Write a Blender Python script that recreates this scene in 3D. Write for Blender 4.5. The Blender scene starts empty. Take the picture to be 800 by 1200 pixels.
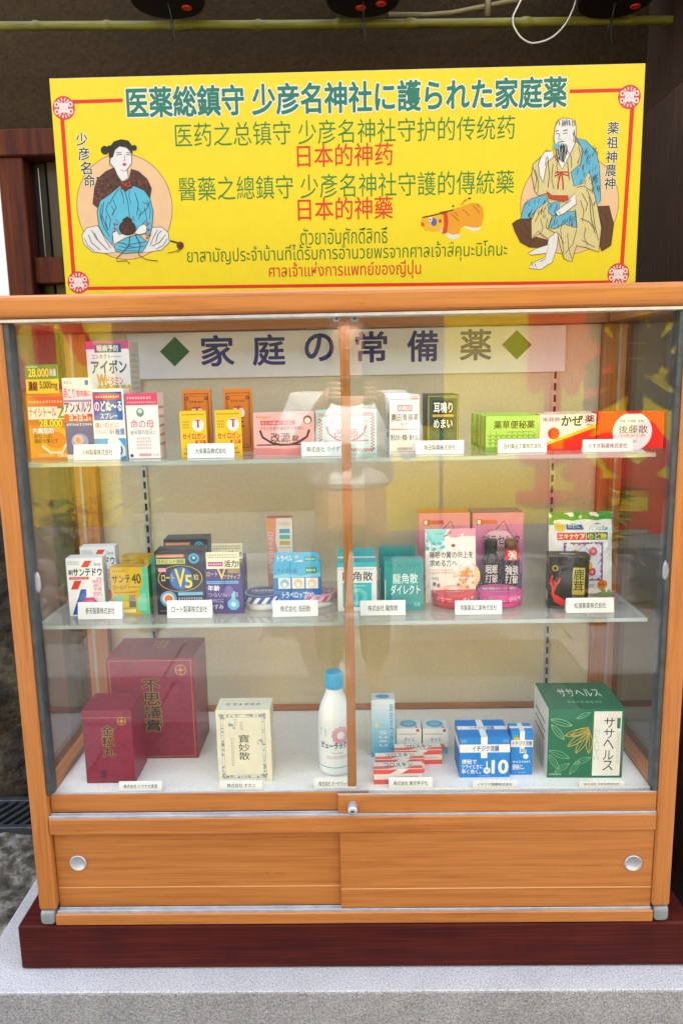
import bpy, bmesh, math, random
from mathutils import Vector, Matrix
from mathutils.geometry import tessellate_polygon
random.seed(7)
S = bpy.context.scene
COL = S.collection

# ------------------------------------------------------------------ camera
CF = 893.96; CC = Vector((.0164, -1.2983, 1.1261)); CP, CY, CR = .1755, -.0173, -.0189
_f = Vector((math.sin(CY)*math.cos(CP), math.cos(CY)*math.cos(CP), -math.sin(CP)))
_r = Vector((math.cos(CY), -math.sin(CY), 0)); _u = _r.cross(_f)
_R = math.cos(CR)*_r + math.sin(CR)*_u; _U = -math.sin(CR)*_r + math.cos(CR)*_u
cam = bpy.data.cameras.new('camera'); co = bpy.data.objects.new('view_camera', cam); COL.objects.link(co)
M = Matrix((( _R.x, _U.x, -_f.x, CC.x), (_R.y, _U.y, -_f.y, CC.y), (_R.z, _U.z, -_f.z, CC.z), (0, 0, 0, 1)))
co.matrix_world = M
cam.sensor_fit = 'VERTICAL'; cam.sensor_height = 24; cam.lens = CF/1200*24
cam.clip_start = .02; cam.clip_end = 300
S.camera = co

# ------------------------------------------------------------------ light
SUN_EL, SUN_AZ = math.radians(52), math.radians(12)      # azimuth clockwise from +Y
w = bpy.data.worlds.new('World'); S.world = w; w.use_nodes = True
nt = w.node_tree; bg = nt.nodes['Background']
sky = nt.nodes.new('ShaderNodeTexSky'); sky.sky_type = 'NISHITA'; sky.sun_disc = False
sky.sun_elevation = SUN_EL; sky.sun_rotation = SUN_AZ; sky.air_density = 1.0; sky.dust_density = 3.0; sky.ozone_density = .6
hs = nt.nodes.new('ShaderNodeHueSaturation'); hs.inputs['Saturation'].default_value = .45      # hazy, nearly white sky
nt.links.new(sky.outputs[0], hs.inputs['Color']); nt.links.new(hs.outputs[0], bg.inputs[0]); bg.inputs[1].default_value = .15
sl = bpy.data.lights.new('sun', 'SUN'); sl.energy = 2.1; sl.angle = math.radians(1.5); sl.color = (1, .985, .96)
so = bpy.data.objects.new('sun_lamp', sl); COL.objects.link(so)
sd = Vector((math.sin(SUN_AZ)*math.cos(SUN_EL), math.cos(SUN_AZ)*math.cos(SUN_EL), math.sin(SUN_EL)))
so.rotation_euler = sd.to_track_quat('Z', 'Y').to_euler()
S.view_settings.view_transform = 'Standard'; S.view_settings.look = 'None'
S.view_settings.exposure = 3.2; S.view_settings.gamma = 1
S.cycles.transparent_max_bounces = 32; S.cycles.max_bounces = 10; S.cycles.use_denoising = True
S.cycles.caustics_reflective = False; S.cycles.caustics_refractive = False

# ------------------------------------------------------------------ pixel helpers (pixels of the 800x1200 photograph -> points at a given real depth)
def ray(u, v): return _f + _R*((u-400)/CF) - _U*((v-600)/CF)
def at_y(u, v, y):
    d = ray(u, v); return CC + d*((y-CC.y)/d.y)
def at_z(u, v, z):
    d = ray(u, v); return CC + d*((z-CC.z)/d.z)
def proj(x, y, z):
    d = Vector((x, y, z)) - CC; k = CF/d.dot(_f); return 400+k*d.dot(_R), 600-k*d.dot(_U)
def x_at(u, y, z):
    a = proj(0, y, z)[0]; b = proj(.1, y, z)[0]; return .1*(u-a)/(b-a)
def z_at(v, x, y):
    z = 1.
    for _ in range(6):
        a = proj(x, y, z)[1]; b = proj(x, y, z+.01)[1]; z += .01*(v-a)/(b-a)
    return z

# ------------------------------------------------------------------ materials
def lin(c): return c/12.92 if c <= .04045 else ((c+.055)/1.055)**2.4
def rgb(h, k=.85):
    h = h.lstrip('#'); return tuple(max(.006, lin(int(h[i:i+2], 16)/255)*k) for i in (0, 2, 4)) + (1,)
MATS = {}; INKK = .85          # INKK: how light the inks of a printed thing are
def newmat(name):
    m = bpy.data.materials.new(name); m.use_nodes = True; return m, m.node_tree, m.node_tree.nodes['Principled BSDF']
def ink(h, rough=.38, metal=0):
    """printed card or plastic of one colour, with slight unevenness of the print and of the gloss"""
    key = (h, rough, metal, INKK)
    if key in MATS: return MATS[key]
    m, t, b = newmat('print_' + h.lstrip('#'))
    c = rgb(h, INKK)
    n = t.nodes.new('ShaderNodeTexNoise'); n.inputs['Scale'].default_value = 45; n.inputs['Detail'].default_value = 4
    tc = t.nodes.new('ShaderNodeTexCoord'); t.links.new(tc.outputs['Object'], n.inputs['Vector'])
    mx = t.nodes.new('ShaderNodeMix'); mx.data_type = 'RGBA'
    mx.inputs[6].default_value = tuple(v*.9 for v in c[:3]) + (1,); mx.inputs[7].default_value = tuple(min(1, v*1.06) for v in c[:3]) + (1,)
    t.links.new(n.outputs[0], mx.inputs[0]); t.links.new(mx.outputs[2], b.inputs['Base Color'])
    rr = t.nodes.new('ShaderNodeMapRange'); rr.inputs[3].default_value = rough-.08; rr.inputs[4].default_value = rough+.12
    t.links.new(n.outputs[0], rr.inputs[0]); t.links.new(rr.outputs[0], b.inputs['Roughness'])
    b.inputs['Metallic'].default_value = metal
    b.inputs['Specular IOR Level'].default_value = .35
    MATS[key] = m; return m
def noisy(name, stops, scale=20, detail=6, rough=.6, bump=0, bscale=None, stretch=(1, 1, 1), dist=.002, metal=0, spec=.4, ndist=0, blotch=0):
    if name in MATS: return MATS[name]
    m, t, b = newmat(name)
    tc = t.nodes.new('ShaderNodeTexCoord'); mp = t.nodes.new('ShaderNodeMapping'); mp.inputs['Scale'].default_value = stretch
    t.links.new(tc.outputs['Object'], mp.inputs[0])
    n = t.nodes.new('ShaderNodeTexNoise'); n.inputs['Scale'].default_value = scale; n.inputs['Detail'].default_value = detail
    n.inputs['Roughness'].default_value = .65; n.inputs['Distortion'].default_value = ndist
    t.links.new(mp.outputs[0], n.inputs['Vector'])
    r = t.nodes.new('ShaderNodeValToRGB'); e = r.color_ramp.elements
    while len(e) < len(stops): e.new(.5)
    for i, (p, c) in enumerate(stops): e[i].position = p; e[i].color = rgb(c, 1) if isinstance(c, str) else c
    t.links.new(n.outputs[0], r.inputs[0]); t.links.new(r.outputs[0], b.inputs['Base Color'])
    if blotch:      # stains and worn patches
        n3 = t.nodes.new('ShaderNodeTexNoise'); n3.inputs['Scale'].default_value = 7; n3.inputs['Detail'].default_value = 9; n3.inputs['Roughness'].default_value = .7
        t.links.new(tc.outputs['Object'], n3.inputs['Vector'])
        r3 = t.nodes.new('ShaderNodeMapRange'); r3.inputs[1].default_value = .35; r3.inputs[2].default_value = .6; r3.inputs[3].default_value = 1-blotch; r3.inputs[4].default_value = 1
        t.links.new(n3.outputs[0], r3.inputs[0]); mm = t.nodes.new('ShaderNodeVectorMath'); mm.operation = 'SCALE'
        t.links.new(r.outputs[0], mm.inputs[0]); t.links.new(r3.outputs[0], mm.inputs['Scale']); t.links.new(mm.outputs[0], b.inputs['Base Color'])
    b.inputs['Roughness'].default_value = rough; b.inputs['Metallic'].default_value = metal; b.inputs['Specular IOR Level'].default_value = spec
    if bump:
        n2 = t.nodes.new('ShaderNodeTexNoise'); n2.inputs['Scale'].default_value = bscale or scale; n2.inputs['Detail'].default_value = 5
        t.links.new(mp.outputs[0], n2.inputs['Vector'])
        bp = t.nodes.new('ShaderNodeBump'); bp.inputs['Strength'].default_value = bump; bp.inputs['Distance'].default_value = dist
        t.links.new(n2.outputs[0], bp.inputs['Height']); t.links.new(bp.outputs[0], b.inputs['Normal'])
    MATS[name] = m; return m
def wood(name, ax):
    """orange laminate with printed grain: broad figure, fine dark pores along one axis and a few scuffs in the gloss"""
    m, t, b = newmat(name)
    tc = t.nodes.new('ShaderNodeTexCoord')
    def nz(scale, detail, k, dist=0):
        mp = t.nodes.new('ShaderNodeMapping'); s_ = [scale]*3; s_[ax] = scale*k; mp.inputs['Scale'].default_value = s_
        n = t.nodes.new('ShaderNodeTexNoise'); n.inputs['Scale'].default_value = 1; n.inputs['Detail'].default_value = detail; n.inputs['Roughness'].default_value = .6; n.inputs['Distortion'].default_value = dist
        t.links.new(tc.outputs['Object'], mp.inputs[0]); t.links.new(mp.outputs[0], n.inputs['Vector']); return n
    n1 = nz(55, 5, .05, .8); n2 = nz(420, 3, .012); n3 = nz(14, 4, .5)
    r1 = t.nodes.new('ShaderNodeValToRGB'); e = r1.color_ramp.elements
    for q_, c in ((.5, '#a96a2b'), (.72, '#bb7a36')): e.new(q_)
    for k_, (q_, c) in enumerate(((.28, '#94582a'), (.42, '#a2652e'), (.55, '#ab6d35'), (.75, '#9d612d'))): e[k_].position = q_; e[k_].color = rgb(c, 1)
    t.links.new(n1.outputs[0], r1.inputs[0])
    r2 = t.nodes.new('ShaderNodeValToRGB'); e = r2.color_ramp.elements; e[0].position = .36; e[0].color = (.55, .5, .45, 1); e[1].position = .5; e[1].color = (1, 1, 1, 1); t.links.new(n2.outputs[0], r2.inputs[0])
    mx = t.nodes.new('ShaderNodeMix'); mx.data_type = 'RGBA'; mx.blend_type = 'MULTIPLY'; mx.inputs[0].default_value = .5
    t.links.new(r1.outputs[0], mx.inputs[6]); t.links.new(r2.outputs[0], mx.inputs[7]); t.links.new(mx.outputs[2], b.inputs['Base Color'])
    mr = t.nodes.new('ShaderNodeMapRange'); mr.inputs[1].default_value = .3; mr.inputs[2].default_value = .7; mr.inputs[3].default_value = .26; mr.inputs[4].default_value = .46; t.links.new(n3.outputs[0], mr.inputs[0]); t.links.new(mr.outputs[0], b.inputs['Roughness'])
    bp = t.nodes.new('ShaderNodeBump'); bp.inputs['Strength'].default_value = .12; bp.inputs['Distance'].default_value = .0005; t.links.new(n2.outputs[0], bp.inputs['Height']); t.links.new(bp.outputs[0], b.inputs['Normal'])
    b.inputs['Specular IOR Level'].default_value = .35
    return m
WOOD_X, WOOD_Y, WOOD_Z = wood('orange_wood_laminate_x', 0), wood('orange_wood_laminate_y', 1), wood('orange_wood_laminate_z', 2)
WOOD_L = noisy('pale_wood_edge', [(.3, '#b98a52'), (.7, '#c69862')], 9, 4, .35, stretch=(.3, 6, 6))
MAHOG = noisy('mahogany_laminate', [(.25, '#280b04'), (.5, '#43150a'), (.62, '#541c0d'), (.75, '#371107')], 14, 10, .5, .2, 60, (.25, 14, 14), .0008, spec=.14, ndist=.5, blotch=.3)
TIMBER = noisy('stained_timber', [(.3, '#2c1303'), (.55, '#4d2408'), (.8, '#63310d')], 8, 8, .6, .3, 30, (8, 8, .5), .002, spec=.12)
ALU = noisy('aluminium', [(.3, '#a2a5ac'), (.7, '#bdc0c6')], 30, 3, .36, metal=.5)
DARKTRACK = noisy('grey_gasket', [(.3, '#2c3133'), (.7, '#454b4d')], 40, 3, .5)
CAPM = noisy('grey_cast_corner', [(.3, '#767c7b'), (.7, '#8b908f')], 60, 3, .45, metal=.2)
BEIGE = noisy('woven_beige_wallpaper', [(.3, '#c2b89d'), (.7, '#d0c6ad')], 160, 5, .8, .25, 320, (1, 1, 1), .0015)
FLOORM = noisy('pale_speckled_board', [(.3, '#dcd7d0'), (.5, '#ece9e4'), (.75, '#f2f0ec')], 300, 4, .55, .1, 300, dist=.0006)
GRANITE = noisy('pale_granite', [(.3, '#5d5c60'), (.42, '#9b9a9d'), (.55, '#b4b3b4'), (.75, '#cccbca')], 320, 4, .75, .5, 260, dist=.001, blotch=.14)
GRANITE_F = noisy('dressed_granite_face', [(.3, '#5a5a5d'), (.44, '#88888a'), (.58, '#a0a0a1'), (.75, '#bababb')], 300, 5, .85, .9, 200, dist=.003, blotch=.25)
PAVING = noisy('street_paving', [(.25, '#484644'), (.5, '#686662'), (.75, '#7b7974')], 120, 6, .85, .6, 100, dist=.002)
WETSTONE = noisy('dark_mossy_stone', [(.3, '#1d1a14'), (.48, '#4d483d'), (.62, '#86827a'), (.8, '#a5a39b')], 22, 10, .6, 1, 40, dist=.012)
ROCK = noisy('dark_rock_wall', [(.3, '#0e0b07'), (.52, '#2b2416'), (.7, '#4c4330'), (.85, '#6b6656')], 14, 10, .8, 1, 30, dist=.02)
STUCCO = noisy('rough_brown_stucco', [(.3, '#2c2116'), (.5, '#33281a'), (.7, '#3b2f1e')], 110, 8, .92, .8, 100, dist=.005, spec=.1)
PILLAR = noisy('brown_pillar_board', [(.3, '#2c1d15'), (.7, '#4a3426')], 20, 8, .6, .4, 40, (6, 6, .5), .002)
BAMBOO = noisy('green_bamboo', [(.3, '#45440c'), (.55, '#636113'), (.8, '#78751c')], 12, 5, .35, .1, 40, (.6, 5, 5), .001)
IRON = noisy('cast_iron', [(.3, '#2e3235'), (.7, '#4a4f52')], 50, 5, .5, .4, 80, dist=.001, metal=.4)
LEAF = noisy('leaf_green', [(.3, '#2e4a18'), (.7, '#567a28')], 30, 4, .45)
LEAF2 = noisy('leaf_yellow_green', [(.3, '#6b7a22'), (.7, '#98a63a')], 30, 4, .45)
TERRA = noisy('terracotta', [(.3, '#7a4630'), (.7, '#99603f')], 30, 6, .8, .3)
SKIN = noisy('skin', [(.3, '#a9785e'), (.7, '#bb8b70')], 30, 4, .5)
SHIRT = noisy('white_cotton', [(.3, '#dfdedb'), (.7, '#efeeec')], 60, 4, .9, .4, 12, dist=.01)
TROUS = noisy('khaki_cotton', [(.3, '#3f382c'), (.7, '#524938')], 60, 4, .9, .3, 15, dist=.01)
HAIR = noisy('dark_hair', [(.3, '#14100d'), (.7, '#2a211b')], 60, 4, .5)
def glass(name, tint=(1, 1, 1), f0=.04, milk=0.0, milkc=(.7, .72, .7)):
    m = bpy.data.materials.new(name); m.use_nodes = True; t = m.node_tree; t.nodes.clear()
    out = t.nodes.new('ShaderNodeOutputMaterial'); tr = t.nodes.new('ShaderNodeBsdfTransparent'); tr.inputs[0].default_value = tint + (1,)
    gl = t.nodes.new('ShaderNodeBsdfGlossy'); gl.inputs['Roughness'].default_value = .0; gl.inputs['Color'].default_value = (1, 1, 1, 1)
    lw = t.nodes.new('ShaderNodeLayerWeight'); lw.inputs[0].default_value = .5
    pw = t.nodes.new('ShaderNodeMath'); pw.operation = 'POWER'; pw.inputs[1].default_value = 5
    mr = t.nodes.new('ShaderNodeMapRange'); mr.inputs[3].default_value = f0; mr.inputs[4].default_value = 1
    t.links.new(lw.outputs['Facing'], pw.inputs[0]); t.links.new(pw.outputs[0], mr.inputs[0])
    a = tr
    if milk:
        df = t.nodes.new('ShaderNodeBsdfDiffuse'); df.inputs[0].default_value = milkc + (1,)
        m0 = t.nodes.new('ShaderNodeMixShader'); m0.inputs[0].default_value = milk
        t.links.new(tr.outputs[0], m0.inputs[1]); t.links.new(df.outputs[0], m0.inputs[2]); a = m0
    mx = t.nodes.new('ShaderNodeMixShader'); t.links.new(mr.outputs[0], mx.inputs[0])
    t.links.new(a.outputs[0], mx.inputs[1]); t.links.new(gl.outputs[0], mx.inputs[2]); t.links.new(mx.outputs[0], out.inputs[0])
    return m
GLASS = glass('window_glass', (.985, .995, .985), .028)
SHELFG = glass('acrylic_shelf', (.93, .95, .93), .04, .22, (.62, .63, .6))
EDGEG = glass('glass_edge', (.6, .75, .68), .05, .45, (.6, .7, .66))
CLEARP = glass('clear_plastic', (.95, .97, .97), .05, .25, (.8, .82, .84))
def cloth_trans(name, h, tr):
    m, t, b = newmat(name); c = rgb(h, 1)
    b.inputs['Base Color'].default_value = c; b.inputs['Roughness'].default_value = .8
    ts = t.nodes.new('ShaderNodeBsdfTranslucent'); ts.inputs[0].default_value = c
    mx = t.nodes.new('ShaderNodeMixShader'); mx.inputs[0].default_value = tr
    o = [n for n in t.nodes if n.type == 'OUTPUT_MATERIAL'][0]
    t.links.new(b.outputs[0], mx.inputs[1]); t.links.new(ts.outputs[0], mx.inputs[2]); t.links.new(mx.outputs[0], o.inputs[0])
    return m

# ------------------------------------------------------------------ mesh builder
_gl = {}
def glyphs(s, off):
    k = (s, off)
    if k not in _gl:
        c = bpy.data.curves.new('g', 'FONT'); c.body = s; c.resolution_u = 4; c.offset = off; c.fill_mode = 'FRONT'
        o = bpy.data.objects.new('g', c); COL.objects.link(o); bpy.context.view_layer.update()
        m = o.to_mesh(); vs = [tuple(v.co[:2]) for v in m.vertices]; fs = [tuple(p.vertices) for p in m.polygons]
        # make every face look along +z
        out = []
        for q in fs:
            a = sum(vs[q[i]][0]*vs[q[(i+1) % len(q)]][1]-vs[q[(i+1) % len(q)]][0]*vs[q[i]][1] for i in range(len(q)))
            out.append(q if a >= 0 else q[::-1])
        o.to_mesh_clear(); bpy.data.objects.remove(o); bpy.data.curves.remove(c)
        _gl[k] = (vs, out)
    return _gl[k]
class MB:
    def __init__(s): s.v = []; s.f = []; s.mi = []; s.mats = []; s.smooth = []
    def m(s, mat):
        if isinstance(mat, str): mat = ink(mat)
        if mat not in s.mats: s.mats.append(mat)
        return s.mats.index(mat)
    def add(s, vs, fs, mat, smooth=False):
        b = len(s.v); s.v += [tuple(v) for v in vs]; k = s.m(mat)
        for q in fs: s.f.append([b+i for i in q]); s.mi.append(k); s.smooth.append(smooth)
    def addbm(s, bm, mat, smooth=False, mx=None):
        bm.verts.index_update()
        vs = [(mx @ v.co if mx else v.co) for v in bm.verts]
        s.add(vs, [[v.index for v in f.verts] for f in bm.faces], mat, smooth); bm.free()
    def box(s, x0, x1, y0, y1, z0, z1, mat, bev=0, seg=2, mx=None, faces=None):
        bm = bmesh.new(); bmesh.ops.create_cube(bm, size=1)
        for v in bm.verts: v.co = Vector(((x0+x1)/2+v.co.x*(x1-x0), (y0+y1)/2+v.co.y*(y1-y0), (z0+z1)/2+v.co.z*(z1-z0)))
        if bev: bmesh.ops.bevel(bm, geom=bm.edges[:], offset=bev, segments=seg, affect='EDGES', profile=.5)
        bm.normal_update()
        if faces:       # faces: {'f':mat,'b':..,'l','r','t','d'} by normal
            bm.verts.index_update(); b = len(s.v); s.v += [tuple(mx @ v.co if mx else v.co) for v in bm.verts]
            for f in bm.faces:
                n = f.normal; k = max((('f', -n.y), ('b', n.y), ('l', -n.x), ('r', n.x), ('t', n.z), ('d', -n.z)), key=lambda q: q[1])[0]
                s.f.append([b+v.index for v in f.verts]); s.mi.append(s.m(faces.get(k, mat))); s.smooth.append(False)
            bm.free()
        else: s.addbm(bm, mat, False, mx)
    def lathe(s, prof, mat, n=40, c=(0, 0, 0), sx=1, sy=1, cap=True):
        """prof: list of (r, z, mat or None) ; material of the band below this point"""
        vs = []; cx, cy, cz = c
        for p in prof:
            for i in range(n):
                a = 2*math.pi*i/n; vs.append((cx+p[0]*sx*math.cos(a), cy+p[0]*sy*math.sin(a), cz+p[1]))
        b = len(s.v); s.v += vs
        for j in range(len(prof)-1):
            k = s.m(prof[j+1][2] if len(prof[j+1]) > 2 and prof[j+1][2] else mat)
            for i in range(n):
                s.f.append([b+j*n+i, b+j*n+(i+1) % n, b+(j+1)*n+(i+1) % n, b+(j+1)*n+i]); s.mi.append(k); s.smooth.append(True)
        if cap:
            s.f.append([b+i for i in range(n)][::-1]); s.mi.append(s.m(mat)); s.smooth.append(False)
            L = len(prof)-1; s.f.append([b+L*n+i for i in range(n)]); s.mi.append(s.m(prof[-1][2] if len(prof[-1]) > 2 and prof[-1][2] else mat)); s.smooth.append(False)
    def tube(s, pts, r, mat, n=8, cap=True):
        pts = [Vector(p) for p in pts]; rs = r if isinstance(r, (list, tuple)) else [r]*len(pts)
        b = len(s.v); k = s.m(mat); up = None
        for i, p in enumerate(pts):
            d = (pts[min(i+1, len(pts)-1)]-pts[max(i-1, 0)]).normalized()
            a = up if up is not None else (Vector((0, 0, 1)) if abs(d.z) < .9 else Vector((1, 0, 0)))
            x = (a - d*a.dot(d)).normalized(); y = d.cross(x); up = x
            for j in range(n):
                t = 2*math.pi*j/n; s.v.append(tuple(p+(x*math.cos(t)+y*math.sin(t))*rs[i]))
        for i in range(len(pts)-1):
            for j in range(n):
                s.f.append([b+i*n+j, b+i*n+(j+1) % n, b+(i+1)*n+(j+1) % n, b+(i+1)*n+j]); s.mi.append(k); s.smooth.append(True)
        if cap:
            s.f.append([b+j for j in range(n)][::-1]); s.f.append([b+(len(pts)-1)*n+j for j in range(n)])
            s.mi += [k, k]; s.smooth += [False, False]
    def build(s, name, parent=None, loc=None, rot=None):
        me = bpy.data.meshes.new(name); me.from_pydata(s.v, [], s.f)
        for m in s.mats: me.materials.append(m)
        me.polygons.foreach_set('material_index', s.mi); me.polygons.foreach_set('use_smooth', s.smooth); me.update()
        o = bpy.data.objects.new(name, me); COL.objects.link(o)
        if parent: o.parent = parent
        if loc is not None: o.location = loc
        if rot is not None: o.rotation_euler = rot
        return o

class Face:
    """a printable face: maps (u,v) in 0..1 and a lift to a point; each print lies a hair above what it covers"""
    def __init__(s, mb, fn, w, h, sub=1, step=.0001): s.mb = mb; s.fn = fn; s.w = w; s.h = h; s.done = []; s.sub = sub; s.step = step
    def lift(s, u0, v0, u1, v1):
        k = 1
        for (a, b, c, d, l) in s.done:
            if a < u1 and c > u0 and b < v1 and d > v0: k = max(k, l+1)
        s.done.append((u0, v0, u1, v1, k)); return k*s.step
    def rect(s, u0, v0, u1, v1, c):
        z = s.lift(u0, v0, u1, v1); n = s.sub; vs = []; fs = []
        for j in range(n+1):
            for i in range(n+1): vs.append(s.fn(u0+(u1-u0)*i/n, v0+(v1-v0)*j/n, z))
        for j in range(n):
            for i in range(n): a = j*(n+1)+i; fs.append((a, a+1, a+n+2, a+n+1))
        s.mb.add(vs, fs, c); return s
    def poly(s, pts, c):
        us = [p[0] for p in pts]; vv = [p[1] for p in pts]; z = s.lift(min(us), min(vv), max(us), max(vv))
        a = sum(pts[i][0]*pts[(i+1) % len(pts)][1]-pts[(i+1) % len(pts)][0]*pts[i][1] for i in range(len(pts)))
        if a < 0: pts = pts[::-1]
        tr = tessellate_polygon([[Vector((p[0]*s.w, p[1]*s.h, 0)) for p in pts]]); fs = []
        for t in tr:
            p = [pts[i] for i in t]; q = (p[1][0]-p[0][0])*(p[2][1]-p[0][1])-(p[2][0]-p[0][0])*(p[1][1]-p[0][1])
            fs.append(t if q > 0 else t[::-1])
        s.mb.add([s.fn(p[0], p[1], z) for p in pts], fs, c); return s
    def ell(s, cu, cv, rx, c, ry=None, n=28, ring=0):
        """rx, ry in metres"""
        ry = ry or rx; P = [(cu+rx/s.w*math.cos(2*math.pi*i/n), cv+ry/s.h*math.sin(2*math.pi*i/n)) for i in range(n)]
        return s.poly(P, c)
    def line(s, pts, wd, c, closed=False):
        """ribbon of width wd metres"""
        P = [Vector((p[0]*s.w, p[1]*s.h)) for p in pts]
        if closed: P.append(P[0])
        us = [p[0] for p in pts]; vv = [p[1] for p in pts]; z = s.lift(min(us), min(vv), max(us)+1e-4, max(vv)+1e-4); vs = []; fs = []
        for i, p in enumerate(P):
            d = P[min(i+1, len(P)-1)]-P[max(i-1, 0)]
            if closed and i in (0, len(P)-1): d = P[1]-P[-2]
            d = d.normalized() if d.length > 0 else Vector((1, 0)); n = Vector((-d.y, d.x))*wd/2
            for q in (p-n, p+n): vs.append(s.fn(q.x/s.w, q.y/s.h, z))
        for i in range(len(P)-1): fs.append((2*i, 2*i+2, 2*i+3, 2*i+1))
        s.mb.add(vs, fs, c); return s
    def frame(s, u0, v0, u1, v1, wd, c):
        a, b = wd/s.w, wd/s.h
        s.rect(u0, v0, u1, v0+b, c); s.rect(u0, v1-b, u1, v1, c); s.rect(u0, v0+b, u0+a, v1-b, c); s.rect(u1-a, v0+b, u1, v1-b, c); return s
    def text(s, t, u0, v0, u1, v1, c, bold=.012, out=None, ow=.05, vert=False, shear=0):
        if vert:
            n = len(t); h = (v1-v0)/n
            for i, ch in enumerate(t):
                if ch != ' ': s.text(ch, u0, v1-(i+.96)*h, u1, v1-(i+.04)*h, c, bold, out, ow)
            return s
        vs, fs = glyphs(t, 0)
        if not vs: return s
        fsv = vs
        x0 = min(v[0] for v in vs); x1 = max(v[0] for v in vs); y0 = min(v[1] for v in vs); y1 = max(v[1] for v in vs)
        if len(t) == 1 and y1-y0 < .5: y0, y1 = -.1, .83
        kx = (u1-u0)/(x1-x0); ky = (v1-v0)/max(1e-6, y1-y0)
        rx, ry = kx, ky                       # strokes are thickened by shifted copies, each a few microns above the last
        for off, col in ([(bold+ow, out)] if out else [])+[(bold, c)]:
            z = s.lift(u0, v0, u1, v1); N = 1 if off < .006 else (4 if off < .016 else (8 if off < .045 else 14)); o2 = 0 if N == 1 else off
            for q in range(N):
                dx, dy = (o2*math.cos(2*math.pi*(q+.5)/N)*rx, o2*math.sin(2*math.pi*(q+.5)/N)*ry); zz = z + q*s.step*.045
                s.mb.add([s.fn(u0+(x-x0)*kx+shear*(y-y0)*ky*s.h/s.w+dx, v0+(y-y0)*ky+dy, zz) for x, y in fsv], fs, col)
        return s
    def micro(s, u0, v0, u1, v1, c, rows=2, seed=0):
        """lines of print too small to read: rows of tiny broken strokes"""
        rn = random.Random(seed+int(u0*997)+int(v0*331)); rh = (v1-v0)/rows
        for r in range(rows):
            u = u0; a = v1-(r+.85)*rh; b = v1-(r+.2)*rh; z = s.lift(u0, a, u1, b)
            H_ = b-a; k = s.h/s.w
            while u < u1:
                e = min(u1, u+H_*k*rn.uniform(.55, 1.0)); q = H_*.2; V = []; Q = []
                def bar(x0, y0, x1, y1):
                    n = len(V); V.extend([s.fn(x0, y0, z), s.fn(x1, y0, z), s.fn(x1, y1, z), s.fn(x0, y1, z)]); Q.append((n, n+1, n+2, n+3))
                if e-u > q*k*1.5:
                    y = a+H_*rn.uniform(.1, .35); bar(u, y, e, y+q)
                    y = a+H_*rn.uniform(.55, .8); bar(u, y, e, y+q*.9)
                    x = u+(e-u)*rn.uniform(.25, .6); z += 6e-6; bar(x, a, x+q*k*.8, b); z -= 6e-6
                    s.mb.add(V, Q, c)
                u = e + H_*k*rn.uniform(.18, .4)
        return s
def tag(o, label, cat, group=None, kind=None):
    if label: o['label'] = label
    if cat: o['category'] = cat
    if group: o['group'] = group
    if kind: o['kind'] = kind
    return o
def struct(o): o['kind'] = 'structure'; return o
def empty(name, loc=(0, 0, 0)):
    o = bpy.data.objects.new(name, None); o.location = loc; o.empty_display_size = .05; COL.objects.link(o); return o

# ================================================================== THE SETTING
def sheet(name, x0, x1, y0, y1, z, mat, kind='structure'):
    b = MB(); b.add([(x0, y0, z), (x1, y0, z), (x1, y1, z), (x0, y1, z)], [(0, 1, 2, 3)], mat); o = b.build(name); o['kind'] = kind; return o
# street in front: stone paving with joints (seen mirrored in the glass)
g = sheet('ground', -60, 60, -60, 60, -.16, PAVING)
b = MB(); rn = random.Random(3)
yy = -.45
while yy > -2.3:
    xx = -3 - rn.random()*.6
    while xx < 3:
        wdt = rn.uniform(.75, .95); b.box(xx+.005, xx+wdt-.005, yy-.44, yy-.005, -.19, -.15, PAVING if rn.random() < .5 else GRANITE_F, .003, 1); xx += wdt
    yy -= .45
struct(b.build('pavement'))
# stone apron left of the slab
b = MB(); N = 40
def apz(x, y): return -.05 + .008*math.sin(23*x+5*y)*math.cos(31*y-7*x)+.006*math.sin(61*x+47*y)
vs = [(-2.2+1.47*i/N, -.2+.74*j/N, apz(-2.2+1.47*i/N, -.2+.74*j/N)) for j in range(N+1) for i in range(N+1)]
b.add(vs, [(j*(N+1)+i, j*(N+1)+i+1, (j+1)*(N+1)+i+1, (j+1)*(N+1)+i) for j in range(N) for i in range(N)], WETSTONE, True)
b.box(-2.2, -.731, -.2, .72, -.16, -.075, WETSTONE)
struct(b.build('rock_ground'))
# granite step the case stands on
b = MB(); b.box(-.73, 2.2, -.0575, .715, -.17, 0, GRANITE_F, .004, 2, faces={'t': GRANITE, 'f': GRANITE_F, 'l': GRANITE})
slab = struct(b.build('kerb'))
# drain channel
b = MB()
b.box(-2.2, -.74, .535, .552, -.06, -.035, IRON, .002, 1); b.box(-2.2, -.74, .668, .69, -.06, -.035, IRON, .002, 1)
x = -2.18
while x < -.76:
    b.box(-.006, .006, -.075, .075, -.058, -.037, IRON, .0015, 1, Matrix.Translation((x, .61, 0)) @ Matrix.Rotation(-.45, 4, 'Z')); x += .03
tag(b.build('drain_grate'), 'dark iron slatted drain grate in the stone ground left of the case', 'grate')
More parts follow.
